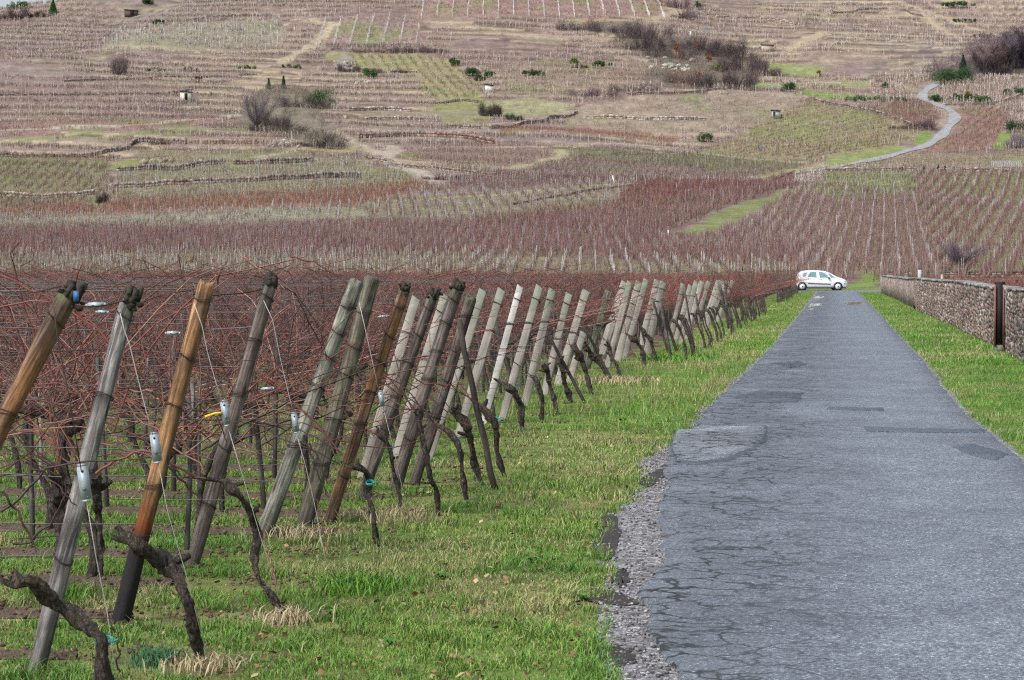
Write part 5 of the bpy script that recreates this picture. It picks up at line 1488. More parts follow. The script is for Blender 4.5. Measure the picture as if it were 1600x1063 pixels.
# face stones, course by course
SC = [(.31, .25, .225), (.27, .18, .15), (.34, .30, .275), (.18, .14, .13), (.31, .21, .175), (.38, .345, .325), (.17, .145, .14), (.25, .195, .17)]
stones = []
z = .0
while z < WH - .10:
    ch = random.uniform(.06, .105); y = 36.0 + random.random() * .2
    while y < 98:
        wl = random.uniform(.07, .21) if random.random() < .85 else random.uniform(.2, .32)
        stones.append((y + wl / 2, z + ch / 2 + random.gauss(0, .012) + .022 * math.sin(y * 1.9 + z * 9), wl / 2 * .99, ch / 2 * random.uniform(.88, 1.15))); y += wl
    z += ch
stones.sort(key=lambda s: s[0])
def stone_v(y, z, hy, hz_):
    return (WX + wob(y) + .012, y, z), (.018 + .018 * random.random(), hy, hz_)
tmpl = []
for j in range(22):
    a = Acc()
    box(a, (0, 0, 0), (1, 1, 1), np.array(random.choice(SC)) * random.uniform(.62, 1.05), jit=.36)
    me = a.mesh('stone'); me.materials.append(M['stone']); tmpl.append(me)
rest_a = Acc(); ni = 0
cmesh = {}
for (y, z, hy, hz_) in stones:
    if 46.0 < y < 47.6 : continue
    c, h = stone_v(y, z, hy, hz_)
    if y > 38.6 and ni < 290 and 3.42 * FPX / y + 1303 < 1602:
        o = link('stone', random.choice(tmpl), None, wall)
        o.location = Vector(c) - Vector(off); o.scale = h; ni += 1
    else:
        dk = .60 + .7 * fbm(y / 3.0, z * 2, 3)
        box(rest_a, np.array(c) - off, h, np.array(random.choice(SC)) * random.uniform(.68, 1.12) * dk, jit=.017)
link('stones', rest_a.mesh('stones'), M['stone'], wall, kind='stuff')
y = WY0
while y < WY1:
    l = random.uniform(.55, 1.0); a = Acc()
    box(a, (0, 0, 0), (WT / 2 + .03, l / 2 - .01, .024), np.array((.27, .265, .26)) * random.uniform(.6, 1.25), jit=.020)
    if not (45.6 < y + l / 2 < 48):
        o = link('coping_stone', a.mesh('coping_stone'), M['stone'], wall)
        o.location = Vector((WX + WT / 2 + wob(y + l / 2), y + l / 2, wallh(y + l / 2) + .037)) - Vector(off)
    y += l
# end pier
a = Acc(); box(a, np.array((WX + WT / 2 + wob(WY1), WY1 + .2, WH / 2)) - off, (WT / 2 + .06, .25, WH / 2 + .05), (.26, .25, .24), jit=.02)
link('end_pier', a.mesh('end_pier'), M['stone'], wall)
# drain hole
a = Acc(); yh = 3.40 * FPX / (1429 - 1303); box(a, (WX + wob(yh) + .01, yh, .08), (.05, .9, .10), (.01, .01, .01))
o = link('drain_hole', a.mesh('drain_hole'), M['clod'], wall); o.location = -off
# rusty steel channel post in the wall
gp = thing('steel_post', 'dark rusty steel channel post set in the stone wall on a mossy concrete foot', 'post', (WX + wob(46.8) - .10, 46.8, 0))
rm = simple('rust_red_mat', (.17, .075, .06), .75, .1, 12, .3); dm = simple('dark_steel_mat', (.012, .010, .012), .7, .2)
a = Acc(); box(a, (-.005, .0, .74), (.066, .10, .62)); link('web', a.mesh('web'), dm, gp)
a = Acc(); box(a, (-.088, -.09, .72), (.018, .06, .60)); link('flange', a.mesh('flange'), rm, gp)
a = Acc(); box(a, (.074, -.09, .70), (.010, .06, .58)); link('flange', a.mesh('flange'), rm, gp)
a = Acc(); box(a, (0, 0, .05), (.09, .11, .085), (.15, .18, .13), jit=.01); link('concrete_foot', a.mesh('concrete_foot'), M['stone'], gp)
a = Acc(); box(a, (.01, 0, 1.365), (.10, .09, .022), (1, 1, 1)); link('cap_plate', a.mesh('cap_plate'), dm, gp)
# posts behind the wall
for (x_, yb, yt, w_, dd, col, lab) in ((1437, 455, 422, 6, 120, (.42, .41, .42), 'pale grey concrete post standing behind the stone wall'), (1443, 455, 423, 3, 119, (.12, .11, .11), 'dark thin post touching the pale grey concrete post'), (1472, 460, 429, 4, 110, (.42, .33, .26), 'light brown wooden stake behind the wall, left of the bare tree'), (1589, 470, 437, 3, 90, (.03, .03, .035), 'dark stake behind the wall near the right edge')):
    p = atd(x_, yt, dd); a = Acc(); n = 5
    tubes(a, np.c_[rng.normal(0, .004, n), rng.normal(0, .004, n), np.linspace(0, p[2], n)], np.full((1, n), w_ * dd / FPX / 2), 6, col, cap=True)
    o = link('fence_post', a.mesh('fence_post'), M['veg']); o.location = (p[0], p[1], 0); tag(o, lab, 'post')
# low wall beyond the crossroads
lw = thing('low_wall', 'low mossy retaining wall crossing behind the bare tree beyond the crossroads', 'wall', atd(1500, 440, 226) * np.array([1, 1, 0]))
sA, sB = (1384 - 800) / FPX * 226, (1640 - 800) / FPX * 226
a = Acc(); ys_ = np.arange(sA, sB, .5)
for s_ in ys_:
    for zc in np.arange(.25, 1.5, .28):
        x_, y_ = sd2xy(s_ + random.uniform(-.1, .1), 226); c = random.uniform(.5, 1.3)
        box(a, (x_ - lw.location[0], y_ - lw.location[1], zc), (.26, .2, .15), np.array(random.choice(SC)) * c * .9, R=Matrix.Rotation(PSI, 3, 'Z'), jit=.03)
link('stones', a.mesh('stones'), M['stone'], lw, kind='stuff')
a = Acc(); x_, y_ = sd2xy((sA + sB) / 2, 226.1)
box(a, (x_ - lw.location[0], y_ - lw.location[1], 1.52), ((sB - sA) / 2, .32, .06), (.07, .085, .05), R=Matrix.Rotation(PSI, 3, 'Z'), jit=.02)
link('coping', a.mesh('coping'), M['stone'], lw)

# ------------------------------------------------------------------ the car
def car():
    D0 = 191.5
    p = atd(1283, 454, D0)
    root = thing('parked_car', 'white rounded compact car seen from the side on the cross road', 'car', (p[0], p[1], .02), math.atan2(RT[1], RT[0]))
    SCL = 1.0
    xs = np.array([0, .05, .2, .43, .7, .98, 1.4, 1.84, 2.35, 2.6, 2.87, 3.1, 3.3, 3.6, 3.9, 4.08, 4.2, 4.27])
    zt = np.array([.95, 1.22, 1.45, 1.57, 1.62, 1.645, 1.655, 1.65, 1.60, 1.53, 1.41, 1.28, 1.16, 1.05, .94, .85, .74, .60])
    zb = np.array([.40, .30, .24, .22, .21, .21, .21, .21, .21, .21, .21, .21, .21, .21, .21, .22, .25, .34])
    zbelt = np.array([.80, .93, .96, .97, .97, .975, .975, .97, .965, .96, .955, .95, .94, .93, .87, .80, .70, .57])
    hw = np.array([.62, .72, .79, .82, .835, .84, .845, .845, .845, .845, .84, .83, .82, .80, .76, .70, .62, .45])
    xx = np.linspace(0, 4.27, 60)
    ZT, ZB, BL, HWd = [np.interp(xx, xs, q) for q in (zt, zb, zbelt, hw)]
    k_ = np.ones(5) / 5
    def ring(i):
        t, b, bl, h = ZT[i], ZB[i], min(BL[i], ZT[i] - .02), HWd[i]
        cab = max(0.0, t - bl)
        wr = h - .05 - cab * .28
        return [(0, b), (h * .75, b), (h * .95, b + .05), (h, b + .18), (h + .005, (b + bl) / 2 + .08), (h - .012, bl - .03), (h - .035, bl), (wr + (h - .035 - wr) * .45, bl + cab * .5), (wr, bl + cab * .84), (wr * .86, t - .015 * (cab > .1)), (wr * .5, t), (0, t + .008)]
    V = []
    for i in range(60):
        r = ring(i); V += [(xx[i], -y, z) for y, z in r] + [(xx[i], y, z) for y, z in r[-2:0:-1]]
    m = 22; V = np.array(V) - [2.135, 0, 0]
    i = np.arange(60 * m).reshape(60, m); i2 = np.roll(i, -1, 1)
    q = np.stack([i[:-1], i[1:], i2[1:], i2[:-1]], -1).reshape(-1, 4)
    tr = [(i[0, 0], i[0, j], i[0, j + 1]) for j in range(1, m - 1)] + [(i[-1, 0], i[-1, j + 1], i[-1, j]) for j in range(1, m - 1)]
    paint = simple('white_paint', (.70, .73, .75), .25); paint.node_tree.nodes["Principled BSDF"].inputs["Coat Weight"].default_value = .5
    glass = simple('car_glass', (.13, .26, .28), .12); rub = simple('tyre_rubber', (.02, .02, .022), .85)
    trim = simple('dark_trim', (.03, .05, .055), .5); wc = simple('wheel_cover', (.72, .74, .75), .35, .2); lamp = simple('lamp_lens', (.65, .70, .72), .15); red = simple('tail_lens', (.35, .02, .02), .25)
    a = Acc(); a.add(V, (1, 1, 1), q, tr); link('body', a.mesh('car_body', True), paint, root)
    def side_y(x, z):
        j = int(round((x) / 4.27 * 59)); r = ring(min(max(j, 0), 59))
        zz = [p[1] for p in r[1:]]; yy_ = [p[0] for p in r[1:]]
        return float(np.interp(z, zz, yy_))
    cv = lambda u, v: ((u - 165) / 291.0, (710 - v) / 291.0)     # from the enlarged photograph to metres
    def panel(name, pts, mat, off=.012, both=True):
        out = None
        for sgn in ((-1, 1) if both else (-1,)):
            P = [cv(*p) for p in pts]; c = np.mean(P, 0); n = len(P); a = Acc()
            VV = [(x - 2.135, sgn * (side_y(x, z) + off), z) for x, z in [tuple(c)] + P]
            # subdivide radially so that the pane follows the curved side
            mid = [tuple((np.array(p) + c) / 2) for p in P]
            VV += [(x - 2.135, sgn * (side_y(x, z) + off), z) for x, z in mid]
            t = [(0, 1 + n + j, 1 + n + (j + 1) % n) for j in range(n)]
            qd = [(1 + n + j, 1 + j, 1 + (j + 1) % n, 1 + n + (j + 1) % n) for j in range(n)]
            a.add(VV, (1, 1, 1), qd, t); o = link(name, a.mesh(name), mat, root)
            out = out or o
        return out
    panel('side_window', [(318, 380), (320, 318), (370, 288), (432, 272), (378, 380)], glass)
    panel('side_window', [(432, 388), (455, 330), (492, 276), (560, 262), (640, 262), (650, 400)], glass)
    panel('side_window', [(727, 408), (702, 264), (790, 268), (860, 305), (910, 350), (948, 408)], glass)
    panel('side_window', [(910, 300), (950, 350), (1000, 408), (1100, 405), (1000, 335), (955, 305)], glass)
    panel('door_trim', [(430, 528), (700, 540), (985, 552), (985, 575), (700, 565), (430, 550)], trim, .03)
    panel('door_handle', [(422, 420), (460, 420), (460, 432), (422, 432)], trim, .03)
    panel('door_handle', [(735, 445), (775, 447), (775, 458), (735, 456)], trim, .03)
    panel('door_gap', [(664, 262), (669, 262), (690, 640), (684, 640)], trim, .010)
    panel('bumper_strip', [(1300, 545), (1398, 545), (1398, 562), (1300, 560)], trim, .02)
    panel('headlight', [(1275, 468), (1330, 470), (1385, 505), (1380, 520), (1310, 505)], lamp, .02)
    panel('tail_light', [(185, 420), (210, 330), (225, 330), (215, 430)], red, .02)
    for sgn in (-1, 1):
        for wx in (.47, 3.42):
            wh = bpy.data.objects.new('wheel', None)
            a = Acc(); th = np.linspace(0, 2 * np.pi, 25)
            def disc(acc, r, y0, y1, n=24):
                tubes(acc, np.array([(wx - 2.135, y0, .315), (wx - 2.135, y1, .315)]), np.full((1, 2), r), n, cap=True)
            disc(a, .315, sgn * .66, sgn * .87); wh = link('wheel', a.mesh('tyre'), rub, root)
            a = Acc(); disc(a, .225, sgn * .80, sgn * .885, 20); link('rim', a.mesh('rim'), wc, wh)
            a = Acc(); disc(a, .06, sgn * .82, sgn * .893, 10); link('hub_cap', a.mesh('hub_cap'), trim, wh)
            a = Acc(); disc(a, .38, sgn * .60, sgn * .848); link('wheel_arch', a.mesh('wheel_arch'), rub, root)
    a = Acc(); box(a, (2.66 - 2.135, -.93, 1.02), (.07, .08, .055)); link('mirror', a.mesh('mirror'), trim, root)
    a = Acc(); box(a, (2.66 - 2.135, .93, 1.02), (.07, .08, .055)); link('mirror', a.mesh('mirror'), trim, root)
    # windscreen and rear window over the curved shell
    for nm, x0, x1 in (('windscreen', 2.42, 3.24), ('rear_window', .06, .34)):
        a = Acc(); xs_ = np.linspace(x0, x1, 6); VV = []
        for x in xs_:
            t = float(np.interp(x, xs, zt)); h = float(np.interp(x, xs, hw)) * .62
            for y in np.linspace(-h, h, 5): VV.append((x - 2.135, y, t + .022 - .05 * (y / h) ** 2 * .3))
        j = np.arange(30).reshape(6, 5)
        a.add(VV, (1, 1, 1), np.stack([j[:-1, :-1], j[1:, :-1], j[1:, 1:], j[:-1, 1:]], -1)); link(nm, a.mesh(nm), glass, root)
    a = Acc(); box(a, (0, 0, .20), (1.95, .70, .04)); link('underbody', a.mesh('underbody'), trim, root)
car()

# ------------------------------------------------------------------ far shrubs, trees, huts, walls, people
def shrub(px, py, wpx, hpx, col, label, kind='twig', n=None, name='shrub', group=None, col2=None, dn=1.0):
    """foot at photo point, size in photo pixels"""
    s_, d_ = hit(px, py); b = world(s_, d_)
    wm, hm = wpx * d_ / FPX / 2, hpx * d_ / FPX
    o = thing(name, label, 'tree' if 'tree' in name else 'shrub', b, 0, group)
    col = np.array(col); col2 = np.array(col2 if col2 is not None else col * 1.6)
    dp = max(wm * .6, min(wm, hm))
    if kind == 'twig':
        n = n or int(min(2600, 500 + 130 * wm * hm))
        a = Acc()
        mm = max(4, int(wm * .9)); mx = np.linspace(-.85, .85, mm) * wm + rng.normal(0, .1 * wm, mm); mh = hm * (.35 + .75 * rng.random(mm)); mr = wm / mm * (.7 + .9 * rng.random(mm)) + .3
        j_ = rng.integers(0, mm, n); rx = rng.normal(0, .5, n)
        bx = mx[j_] + rx * mr[j_]; by = rng.normal(0, dp * .4, n)
        H = mh[j_] * np.clip(1.1 - .5 * rx ** 2, .15, 1) * (.35 + .75 * rng.random(n))
        t0 = .0 + .75 * rng.random(n)
        P0 = np.c_[bx, by, H * t0]; lean = rng.normal(0, .3, n) * hm + bx * .25
        P1 = np.c_[bx + lean * .6, by + rng.normal(0, .2, n) * hm, H]
        w = np.clip(.035 * d_ / 600, .02, .06) * (.6 + rng.random(n)); an = rng.random(n) * 6.28
        w = w * .7; W_ = np.c_[np.cos(an) * w, np.sin(an) * w, 0 * w]
        cc = lerp(np.repeat(col[None], n, 0), col2, rng.random(n) ** 1.5)
        a.add(np.stack([P0 - W_, P0 + W_, P1], 1).reshape(-1, 3), np.repeat(cc, 3, 0), None, np.arange(3 * n).reshape(-1, 3))
        link('twigs', a.mesh('twigs'), M['veg'], o, kind='stuff')
        m = 7; a = Acc(); ox = rng.normal(0, wm * .3, m)
        P = np.stack([np.c_[ox, rng.normal(0, dp * .2, m), np.full(m, -.2)], np.c_[ox * 1.2, rng.normal(0, dp * .2, m), hm * .35 + 0 * ox], np.c_[ox * 1.7 + rng.normal(0, .3, m), rng.normal(0, dp * .3, m), hm * .75 + 0 * ox]], 1)
        tubes(a, P, np.array([[.09, .06, .02]]).repeat(m, 0), 4, col * .6)
        link('stems', a.mesh('stems'), M['veg'], o, kind='stuff')
    else:
        n = n or int(min(2200, 350 + 160 * wm * hm)); a = Acc()
        m = max(5, int(wm * hm * .8) + 5)
        if wm > 2.2 * hm: m = int(m * 1.5)
        cx_ = rng.normal(0, wm * .45, m).clip(-wm * .75, wm * .75); cz = hm * (.25 + .55 * rng.random(m)) * np.sqrt(np.clip(1 - (cx_ / wm) ** 2, .1, 1)); cy_ = rng.normal(0, dp * .35, m)
        j = rng.integers(0, m, n); r = min(wm, hm) * .34
        if 'pine' in name:
            z_ = hm * rng.random(n) ** .8; rr = wm * (1 - z_ / hm) * (.5 + .5 * rng.random(n)) + .08; th = rng.random(n) * 6.28
            P = np.c_[np.cos(th) * rr, np.sin(th) * rr, z_]
        else:
            v = rng.normal(0, 1, (n, 3)); v /= np.linalg.norm(v, axis=1, keepdims=True)
            P = np.c_[cx_[j], cy_[j], cz[j]] + v * r * (.5 + .6 * rng.random((n, 1)))
        P[:, 2] = np.maximum(P[:, 2], .03)
        e1 = rng.normal(0, 1, (n, 3)); e1 /= np.linalg.norm(e1, axis=1, keepdims=True); e2 = rng.normal(0, 1, (n, 3)); e2 /= np.linalg.norm(e2, axis=1, keepdims=True)
        sz = np.clip(.16 * d_ / 600, .10, .28) * (.6 + .8 * rng.random((n, 1)))
        cc = lerp(np.repeat(col[None], n, 0), col2, rng.random(n))
        a.add(np.stack([P + e1 * sz, P + e2 * sz, P - e1 * sz * .6 - e2 * sz * .6], 1).reshape(-1, 3), np.repeat(cc, 3, 0), None, np.arange(3 * n).reshape(-1, 3))
        link('foliage', a.mesh('foliage'), M['veg'], o, kind='stuff')
        a = Acc(); tubes(a, np.array([(0, 0, -.3), (.05, 0, hm * .4), (0, .05, hm * .8)]), np.array([[.16, .11, .04]]), 6, (.05, .04, .03))
        link('trunk', a.mesh('trunk'), M['veg'], o)
    return o

def bare_tree(px, py, wpx, hpx, col, label, trunk_col=None, dens=1.0, dd=None, mossy=False, name='bare_tree', group=None, split=.25):
    if dd is None:
        s_, d_ = hit(px, py); b = world(s_, d_)
    else:
        d_ = dd; b = atd(px, py, dd); b[2] = float(hz(*xy2sd(b[0], b[1]))[0])
    wm, hm = wpx * d_ / FPX / 2, hpx * d_ / FPX
    o = thing(name, label, 'tree', b, 0, group)
    a = Acc(); tw = Acc(); tc = np.array(trunk_col if trunk_col is not None else np.array(col) * .7)
    rr = random.Random(px)
    fork = hm * split; r0 = max(.10, hm * .035)
    tubes(a, np.array([(0, 0, -.3), (.02, 0, fork * .5), (0, 0, fork)]), np.array([[r0 * 1.3, r0, r0 * .95]]), 8, tc)
    link('trunk', a.mesh('trunk'), M['veg'], o)
    la = Acc(); ends = []
    nb = 7
    for j in range(nb):
        th = (j + rr.random()) / nb * 6.28; sp = rr.uniform(.45, .95)
        e = np.array([math.cos(th) * wm * sp, math.sin(th) * wm * sp * .8, fork + (hm - fork) * rr.uniform(.45, .95) * (1.1 - .4 * sp)])
        m_ = np.array([0, 0, fork]) * .4 + e * .6 + np.array([rr.uniform(-.1, .1) * wm, 0, (rr.uniform(-.12, .05)) * hm])
        P = resample(np.array([(0, 0, fork * .95), m_, e]), 7)
        tubes(la, P, np.linspace(r0 * .6, r0 * .12, 7)[None], 5, np.linspace(0, 1, 7)[None, :, None] * np.array(col) + (1 - np.linspace(0, 1, 7))[None, :, None] * tc)
        ends.append(P)
    link('limbs', la.mesh('limbs'), M['veg'], o)
    E = np.concatenate(ends)[1:]
    n = int(700 * dens); k = rng.integers(0, len(E), n)
    st = E[k] + rng.normal(0, .05 * wm, (n, 3))
    dr_ = st / np.linalg.norm(st, axis=1, keepdims=True) + rng.normal(0, .6, (n, 3)); dr_[:, 2] = np.abs(dr_[:, 2]) * .9
    en = st + dr_ * (.25 * hm * (.4 + rng.random((n, 1))))
    w = np.clip(.018 * d_ / 300, .012, .05); an = rng.random(n) * 6.28
    W_ = np.c_[np.cos(an) * w, np.sin(an) * w, 0 * an]
    cc = np.array(col) * (.6 + .9 * rng.random((n, 1)))
    tw.add(np.stack([st - W_, st + W_, en], 1).reshape(-1, 3), np.repeat(cc, 3, 0), None, np.arange(3 * n).reshape(-1, 3))
    link('twigs', tw.mesh('twigs'), M['veg'], o, kind='stuff')
    return o

bare_tree(1500, 428, 90, 56, (.15, .12, .14), 'bare spreading tree with a mossy forked trunk behind the wall on the right', (.045, .06, .02), 3.0, dd=236)
EG, EG2 = (.02, .055, .022), (.05, .12, .035)
PU, PU2 = (.075, .058, .065), (.17, .125, .135)
DK, DK2 = (.045, .035, .035), (.11, .08, .075)
OR, OR2 = (.22, .075, .03), (.40, .17, .07)
shrub(500, 166, 46, 30, EG, 'dark evergreen bush at the right end of the bare thicket left of centre', 'leaf', col2=EG2, name='evergreen_bush')
shrub(577, 124, 25, 18, (.03, .08, .02), 'round bright evergreen bush alone above the central terraces', 'leaf', col2=(.07, .16, .035), name='evergreen_bush')
shrub(443, 140, 9, 20, EG, 'slim dark conifer standing above the bare thicket, right one of two', 'leaf', col2=EG2, name='pine_tree')
shrub(420, 138, 7, 16, EG, 'slim dark conifer standing above the bare thicket, left one of two', 'leaf', col2=EG2, name='pine_tree')
shrub(470, 164, 60, 26, PU, 'brown bare bush between the grey thicket and the evergreen bush', col2=PU2)
bare_tree(400, 200, 62, 62, (.20, .17, .185), 'grey bare tree with pale twigs left of centre on the hillside', None, 2.6, split=.12)
shrub(432, 205, 70, 32, DK, 'dark low thicket at the foot of the grey bare tree', col2=(.12, .10, .10))
shrub(505, 228, 60, 22, DK, 'dark sloping bramble bank right of the rocky outcrop', col2=DK2)
shrub(690, 280, 48, 15, (.05, .03, .04), 'dark purple bramble clump above the pale farm track', col2=(.10, .065, .075))
shrub(768, 182, 28, 22, DK, 'dark bush left one of two under the small white hut', col2=(.09, .085, .08))
shrub(806, 186, 24, 12, EG, 'dark low bush right one of two under the small white hut', col2=(.06, .06, .05))
shrub(708, 101, 20, 14, EG, 'small evergreen bush at the top left of the diagonal hedge', 'leaf', col2=EG2, name='evergreen_bush')
shrub(738, 118, 28, 16, EG, 'evergreen bush in the middle of the diagonal hedge', 'leaf', col2=EG2, name='evergreen_bush')
shrub(750, 126, 18, 10, EG, 'evergreen bush at the lower end of the diagonal hedge', 'leaf', col2=EG2, name='evergreen_bush')
shrub(766, 118, 20, 10, EG, 'evergreen bush right of the diagonal hedge', 'leaf', col2=EG2, name='evergreen_bush')
shrub(835, 118, 44, 9, EG, 'long low evergreen hedge on a terrace left of the bright green bush', 'leaf', col2=EG2, name='evergreen_hedge')
shrub(897, 100, 17, 11, (.08, .15, .02), 'bright yellow-green bush at the left end of a short hedge', 'leaf', col2=(.16, .26, .04), name='evergreen_bush')
shrub(940, 103, 36, 9, EG, 'short evergreen hedge right of the bright yellow-green bush', 'leaf', col2=EG2, name='evergreen_hedge')
shrub(905, 104, 20, 7, (.05, .015, .02), 'low maroon shrub touching the bright yellow-green bush', col2=(.10, .04, .04))
for i, (x, y, w, h, lab) in enumerate([(900, 48, 50, 14, 'low dark brush at the left tip of the large thicket'), (960, 50, 60, 16, 'low brown brush leading into the large thicket'), (1000, 60, 60, 28, 'dark bushes at the top left of the large thicket'), (1012, 78, 50, 26, 'bluish dark bushes on the left side of the large thicket'), (1045, 90, 60, 22, 'grey brush in the rocky middle of the large thicket'),
                                     (1090, 80, 60, 22, 'brown brush in the upper middle of the large thicket'), (1130, 90, 60, 28, 'tall purple brush at the upper right of the large thicket'), (1160, 110, 60, 34, 'tall purple bushes at the right end of the large thicket'), (1080, 130, 70, 20, 'brown brush at the lower left of the large thicket'), (1130, 137, 80, 26, 'dark dense brush at the bottom right of the large thicket'),
                                     (1195, 116, 30, 22, 'small separate dark bush right of the large thicket'), (930, 152, 60, 12, 'low purple brush tongue below the large thicket'), (990, 142, 70, 12, 'purple brush strip joining the large thicket from below'), (1060, 12, 50, 14, 'dark brush on the skyline track above the large thicket'), (1070, 30, 30, 16, 'small grey brush above the large thicket')]):
    shrub(x, y, w * 1.25, h * 1.25, PU if i % 3 else DK, lab, col2=PU2 if i % 3 else (.12, .10, .11), n=int(500 + w * h * 1.1))
for x, y, w, h, lab in ((1058, 80, 12, 16, 'orange-leaved small tree left in the large thicket'), (1092, 76, 22, 11, 'orange-leaved bush at the top of the large thicket'), (1107, 95, 12, 12, 'orange-leaved bush in the middle of the large thicket'), (1092, 122, 12, 14, 'orange-leaved bush low in the large thicket'), (1280, 118, 8, 15, 'tiny orange-brown bush at the end of the pale green terrace')):
    shrub(x, y, w, h, OR, lab, 'leaf', col2=OR2, name='orange_bush')
for x, y, w, h, lab in ((1135, 106, 22, 16, 'bright green bush within the large thicket'), (1120, 110, 20, 14, 'dark green bush left of the bright one within the large thicket'), (1105, 135, 16, 14, 'dark green bush at the bottom of the large thicket'), (1140, 132, 24, 12, 'dark green bush low right in the large thicket'), (1232, 140, 28, 14, 'dark green bush on the terrace right of the large thicket'), (1383, 138, 18, 8, 'small dark bush beside the curving hill road'), (1100, 222, 44, 14, 'dark green hedge block at the foot of the striped field'), (1090, 10, 12, 10, 'small green bush at the very top right of centre'),
                        (1350, 160, 170, 9, 'long dark hedge above the striped green field'), (1495, 10, 80, 8, 'long dark green hedge at the top right corner area'), (1500, 34, 60, 6, 'low hedge line on the upper right slope'), (1545, 57, 60, 6, 'low hedge line under the pale diagonal track')):
    shrub(x, y, w, h, EG if 'bright' not in lab else (.06, .14, .03), lab, 'leaf', col2=EG2 if 'bright' not in lab else (.12, .24, .05), name='evergreen_bush')
shrub(1500, 130, 50, 26, EG, 'dark evergreen hedge beside the top of the hill road', 'leaf', col2=(.05, .13, .04), name='evergreen_hedge')
shrub(1475, 132, 44, 26, EG, 'dark evergreen hedge left of the conifer at the hill road', 'leaf', col2=EG2, name='evergreen_hedge')
shrub(1460, 160, 30, 12, EG, 'low hedge on the inner bend of the hill road', 'leaf', col2=EG2, name='evergreen_hedge')
shrub(1500, 158, 50, 12, EG, 'low hedge right of the inner bend of the hill road', 'leaf', col2=EG2, name='evergreen_hedge')
shrub(1530, 162, 40, 14, (.03, .07, .025), 'hedge under the orange shrub at the right', 'leaf', col2=EG2, name='evergreen_hedge')
shrub(1515, 154, 14, 14, OR, 'orange shrub above the hill road bend', 'leaf', col2=OR2, name='orange_bush')
shrub(1588, 208, 48, 22, EG, 'very dark bush at the right edge beside the red-brown field', 'leaf', col2=(.04, .08, .03), name='evergreen_bush')
shrub(1590, 150, 50, 12, EG, 'long dark hedge at the right edge below the woods', 'leaf', col2=EG2, name='evergreen_hedge')
shrub(1592, 232, 36, 32, (.18, .16, .17), 'pale grey bare bush at the right edge', col2=(.32, .29, .30))
shrub(1425, 203, 60, 16, (.07, .05, .065), 'low purple brush on the curve left of the hill road', col2=(.14, .10, .12))
shrub(1505, 118, 22, 34, (.02, .05, .035), 'slim dark conifer in front of the woods at the top right', 'leaf', col2=(.04, .09, .06), name='pine_tree')
for i, (x, y, w, h, c, lab) in enumerate([(1535, 115, 40, 46, PU2, 'purplish bare tree at the left edge of the woods'), (1555, 112, 36, 50, (.16, .11, .12), 'purplish bare tree second from the left in the woods'), (1575, 108, 34, 48, (.14, .12, .14), 'greyish bare tree behind the orange tree'), (1600, 106, 50, 66, (.06, .055, .075), 'dark bluish tall bare tree at the right edge of the woods'), (1625, 100, 60, 74, (.07, .06, .08), 'dark tree cut off by the right edge')]):
    bare_tree(x, y, w * 1.3, h * 1.1, c, lab, None, 4.5, split=.12, name='woodland_tree')
shrub(1596, 104, 60, 40, (.03, .04, .05), 'dark undergrowth at the right edge of the woods', 'leaf', col2=(.06, .07, .08), name='evergreen_bush')
shrub(1563, 108, 28, 30, OR, 'orange-leaved tree in front of the woods', 'leaf', col2=OR2, name='orange_tree')
shrub(83, 22, 16, 22, (.03, .09, .02), 'bright green conifer alone near the top left corner', 'leaf', col2=(.05, .15, .03), name='pine_tree')
shrub(18, 30, 50, 20, PU, 'purple-grey bare bushes at the top left corner', col2=PU2)
shrub(30, 12, 44, 12, (.05, .10, .03), 'green crowns behind the bare bushes at the top left corner', 'leaf', col2=(.09, .16, .05), name='evergreen_bush')
shrub(60, 26, 28, 10, DK, 'small dark brush left of the lone conifer at the top left', col2=DK2)
shrub(230, 6, 22, 10, EG, 'dark green bush cut by the top edge of the photo', 'leaf', col2=EG2, name='evergreen_bush')
shrub(248, 37, 20, 7, EG, 'small green bush above the white-staked vineyard', 'leaf', col2=(.06, .16, .04), name='evergreen_bush')
shrub(186, 118, 20, 32, (.16, .13, .13), 'bare grey-brown bush alone on the left hillside', col2=(.26, .21, .20))
for x, y, w, h, lab in ((243, 110, 40, 7, 'olive bush row left one of three on the left terrace'), (300, 110, 26, 8, 'olive bush row middle one of three on the left terrace'), (385, 108, 34, 6, 'olive bush row right one of three on the left terrace'), (455, 105, 36, 6, 'green hedge left of the lone round bush')):
    shrub(x, y, w, h, (.07, .11, .035), lab, 'leaf', col2=(.14, .19, .06), name='olive_bush')
shrub(160, 318, 16, 22, (.035, .03, .035), 'dark brambles over the vertical wall end on the left', col2=(.08, .065, .07))
shrub(240, 228, 60, 8, DK, 'dark overgrown wall top above the left terraces', col2=DK2)
shrub(600, 82, 80, 10, DK, 'dark bramble band under the pinkish field, left part', col2=(.12, .09, .10))
shrub(660, 82, 80, 10, PU, 'dark bramble band under the pinkish field, right part', col2=PU2)
shrub(610, 114, 60, 10, PU, 'purple brush right of the lone round bush', col2=PU2)
shrub(545, 112, 30, 14, PU, 'purple brush left of the lone round bush', col2=PU2)

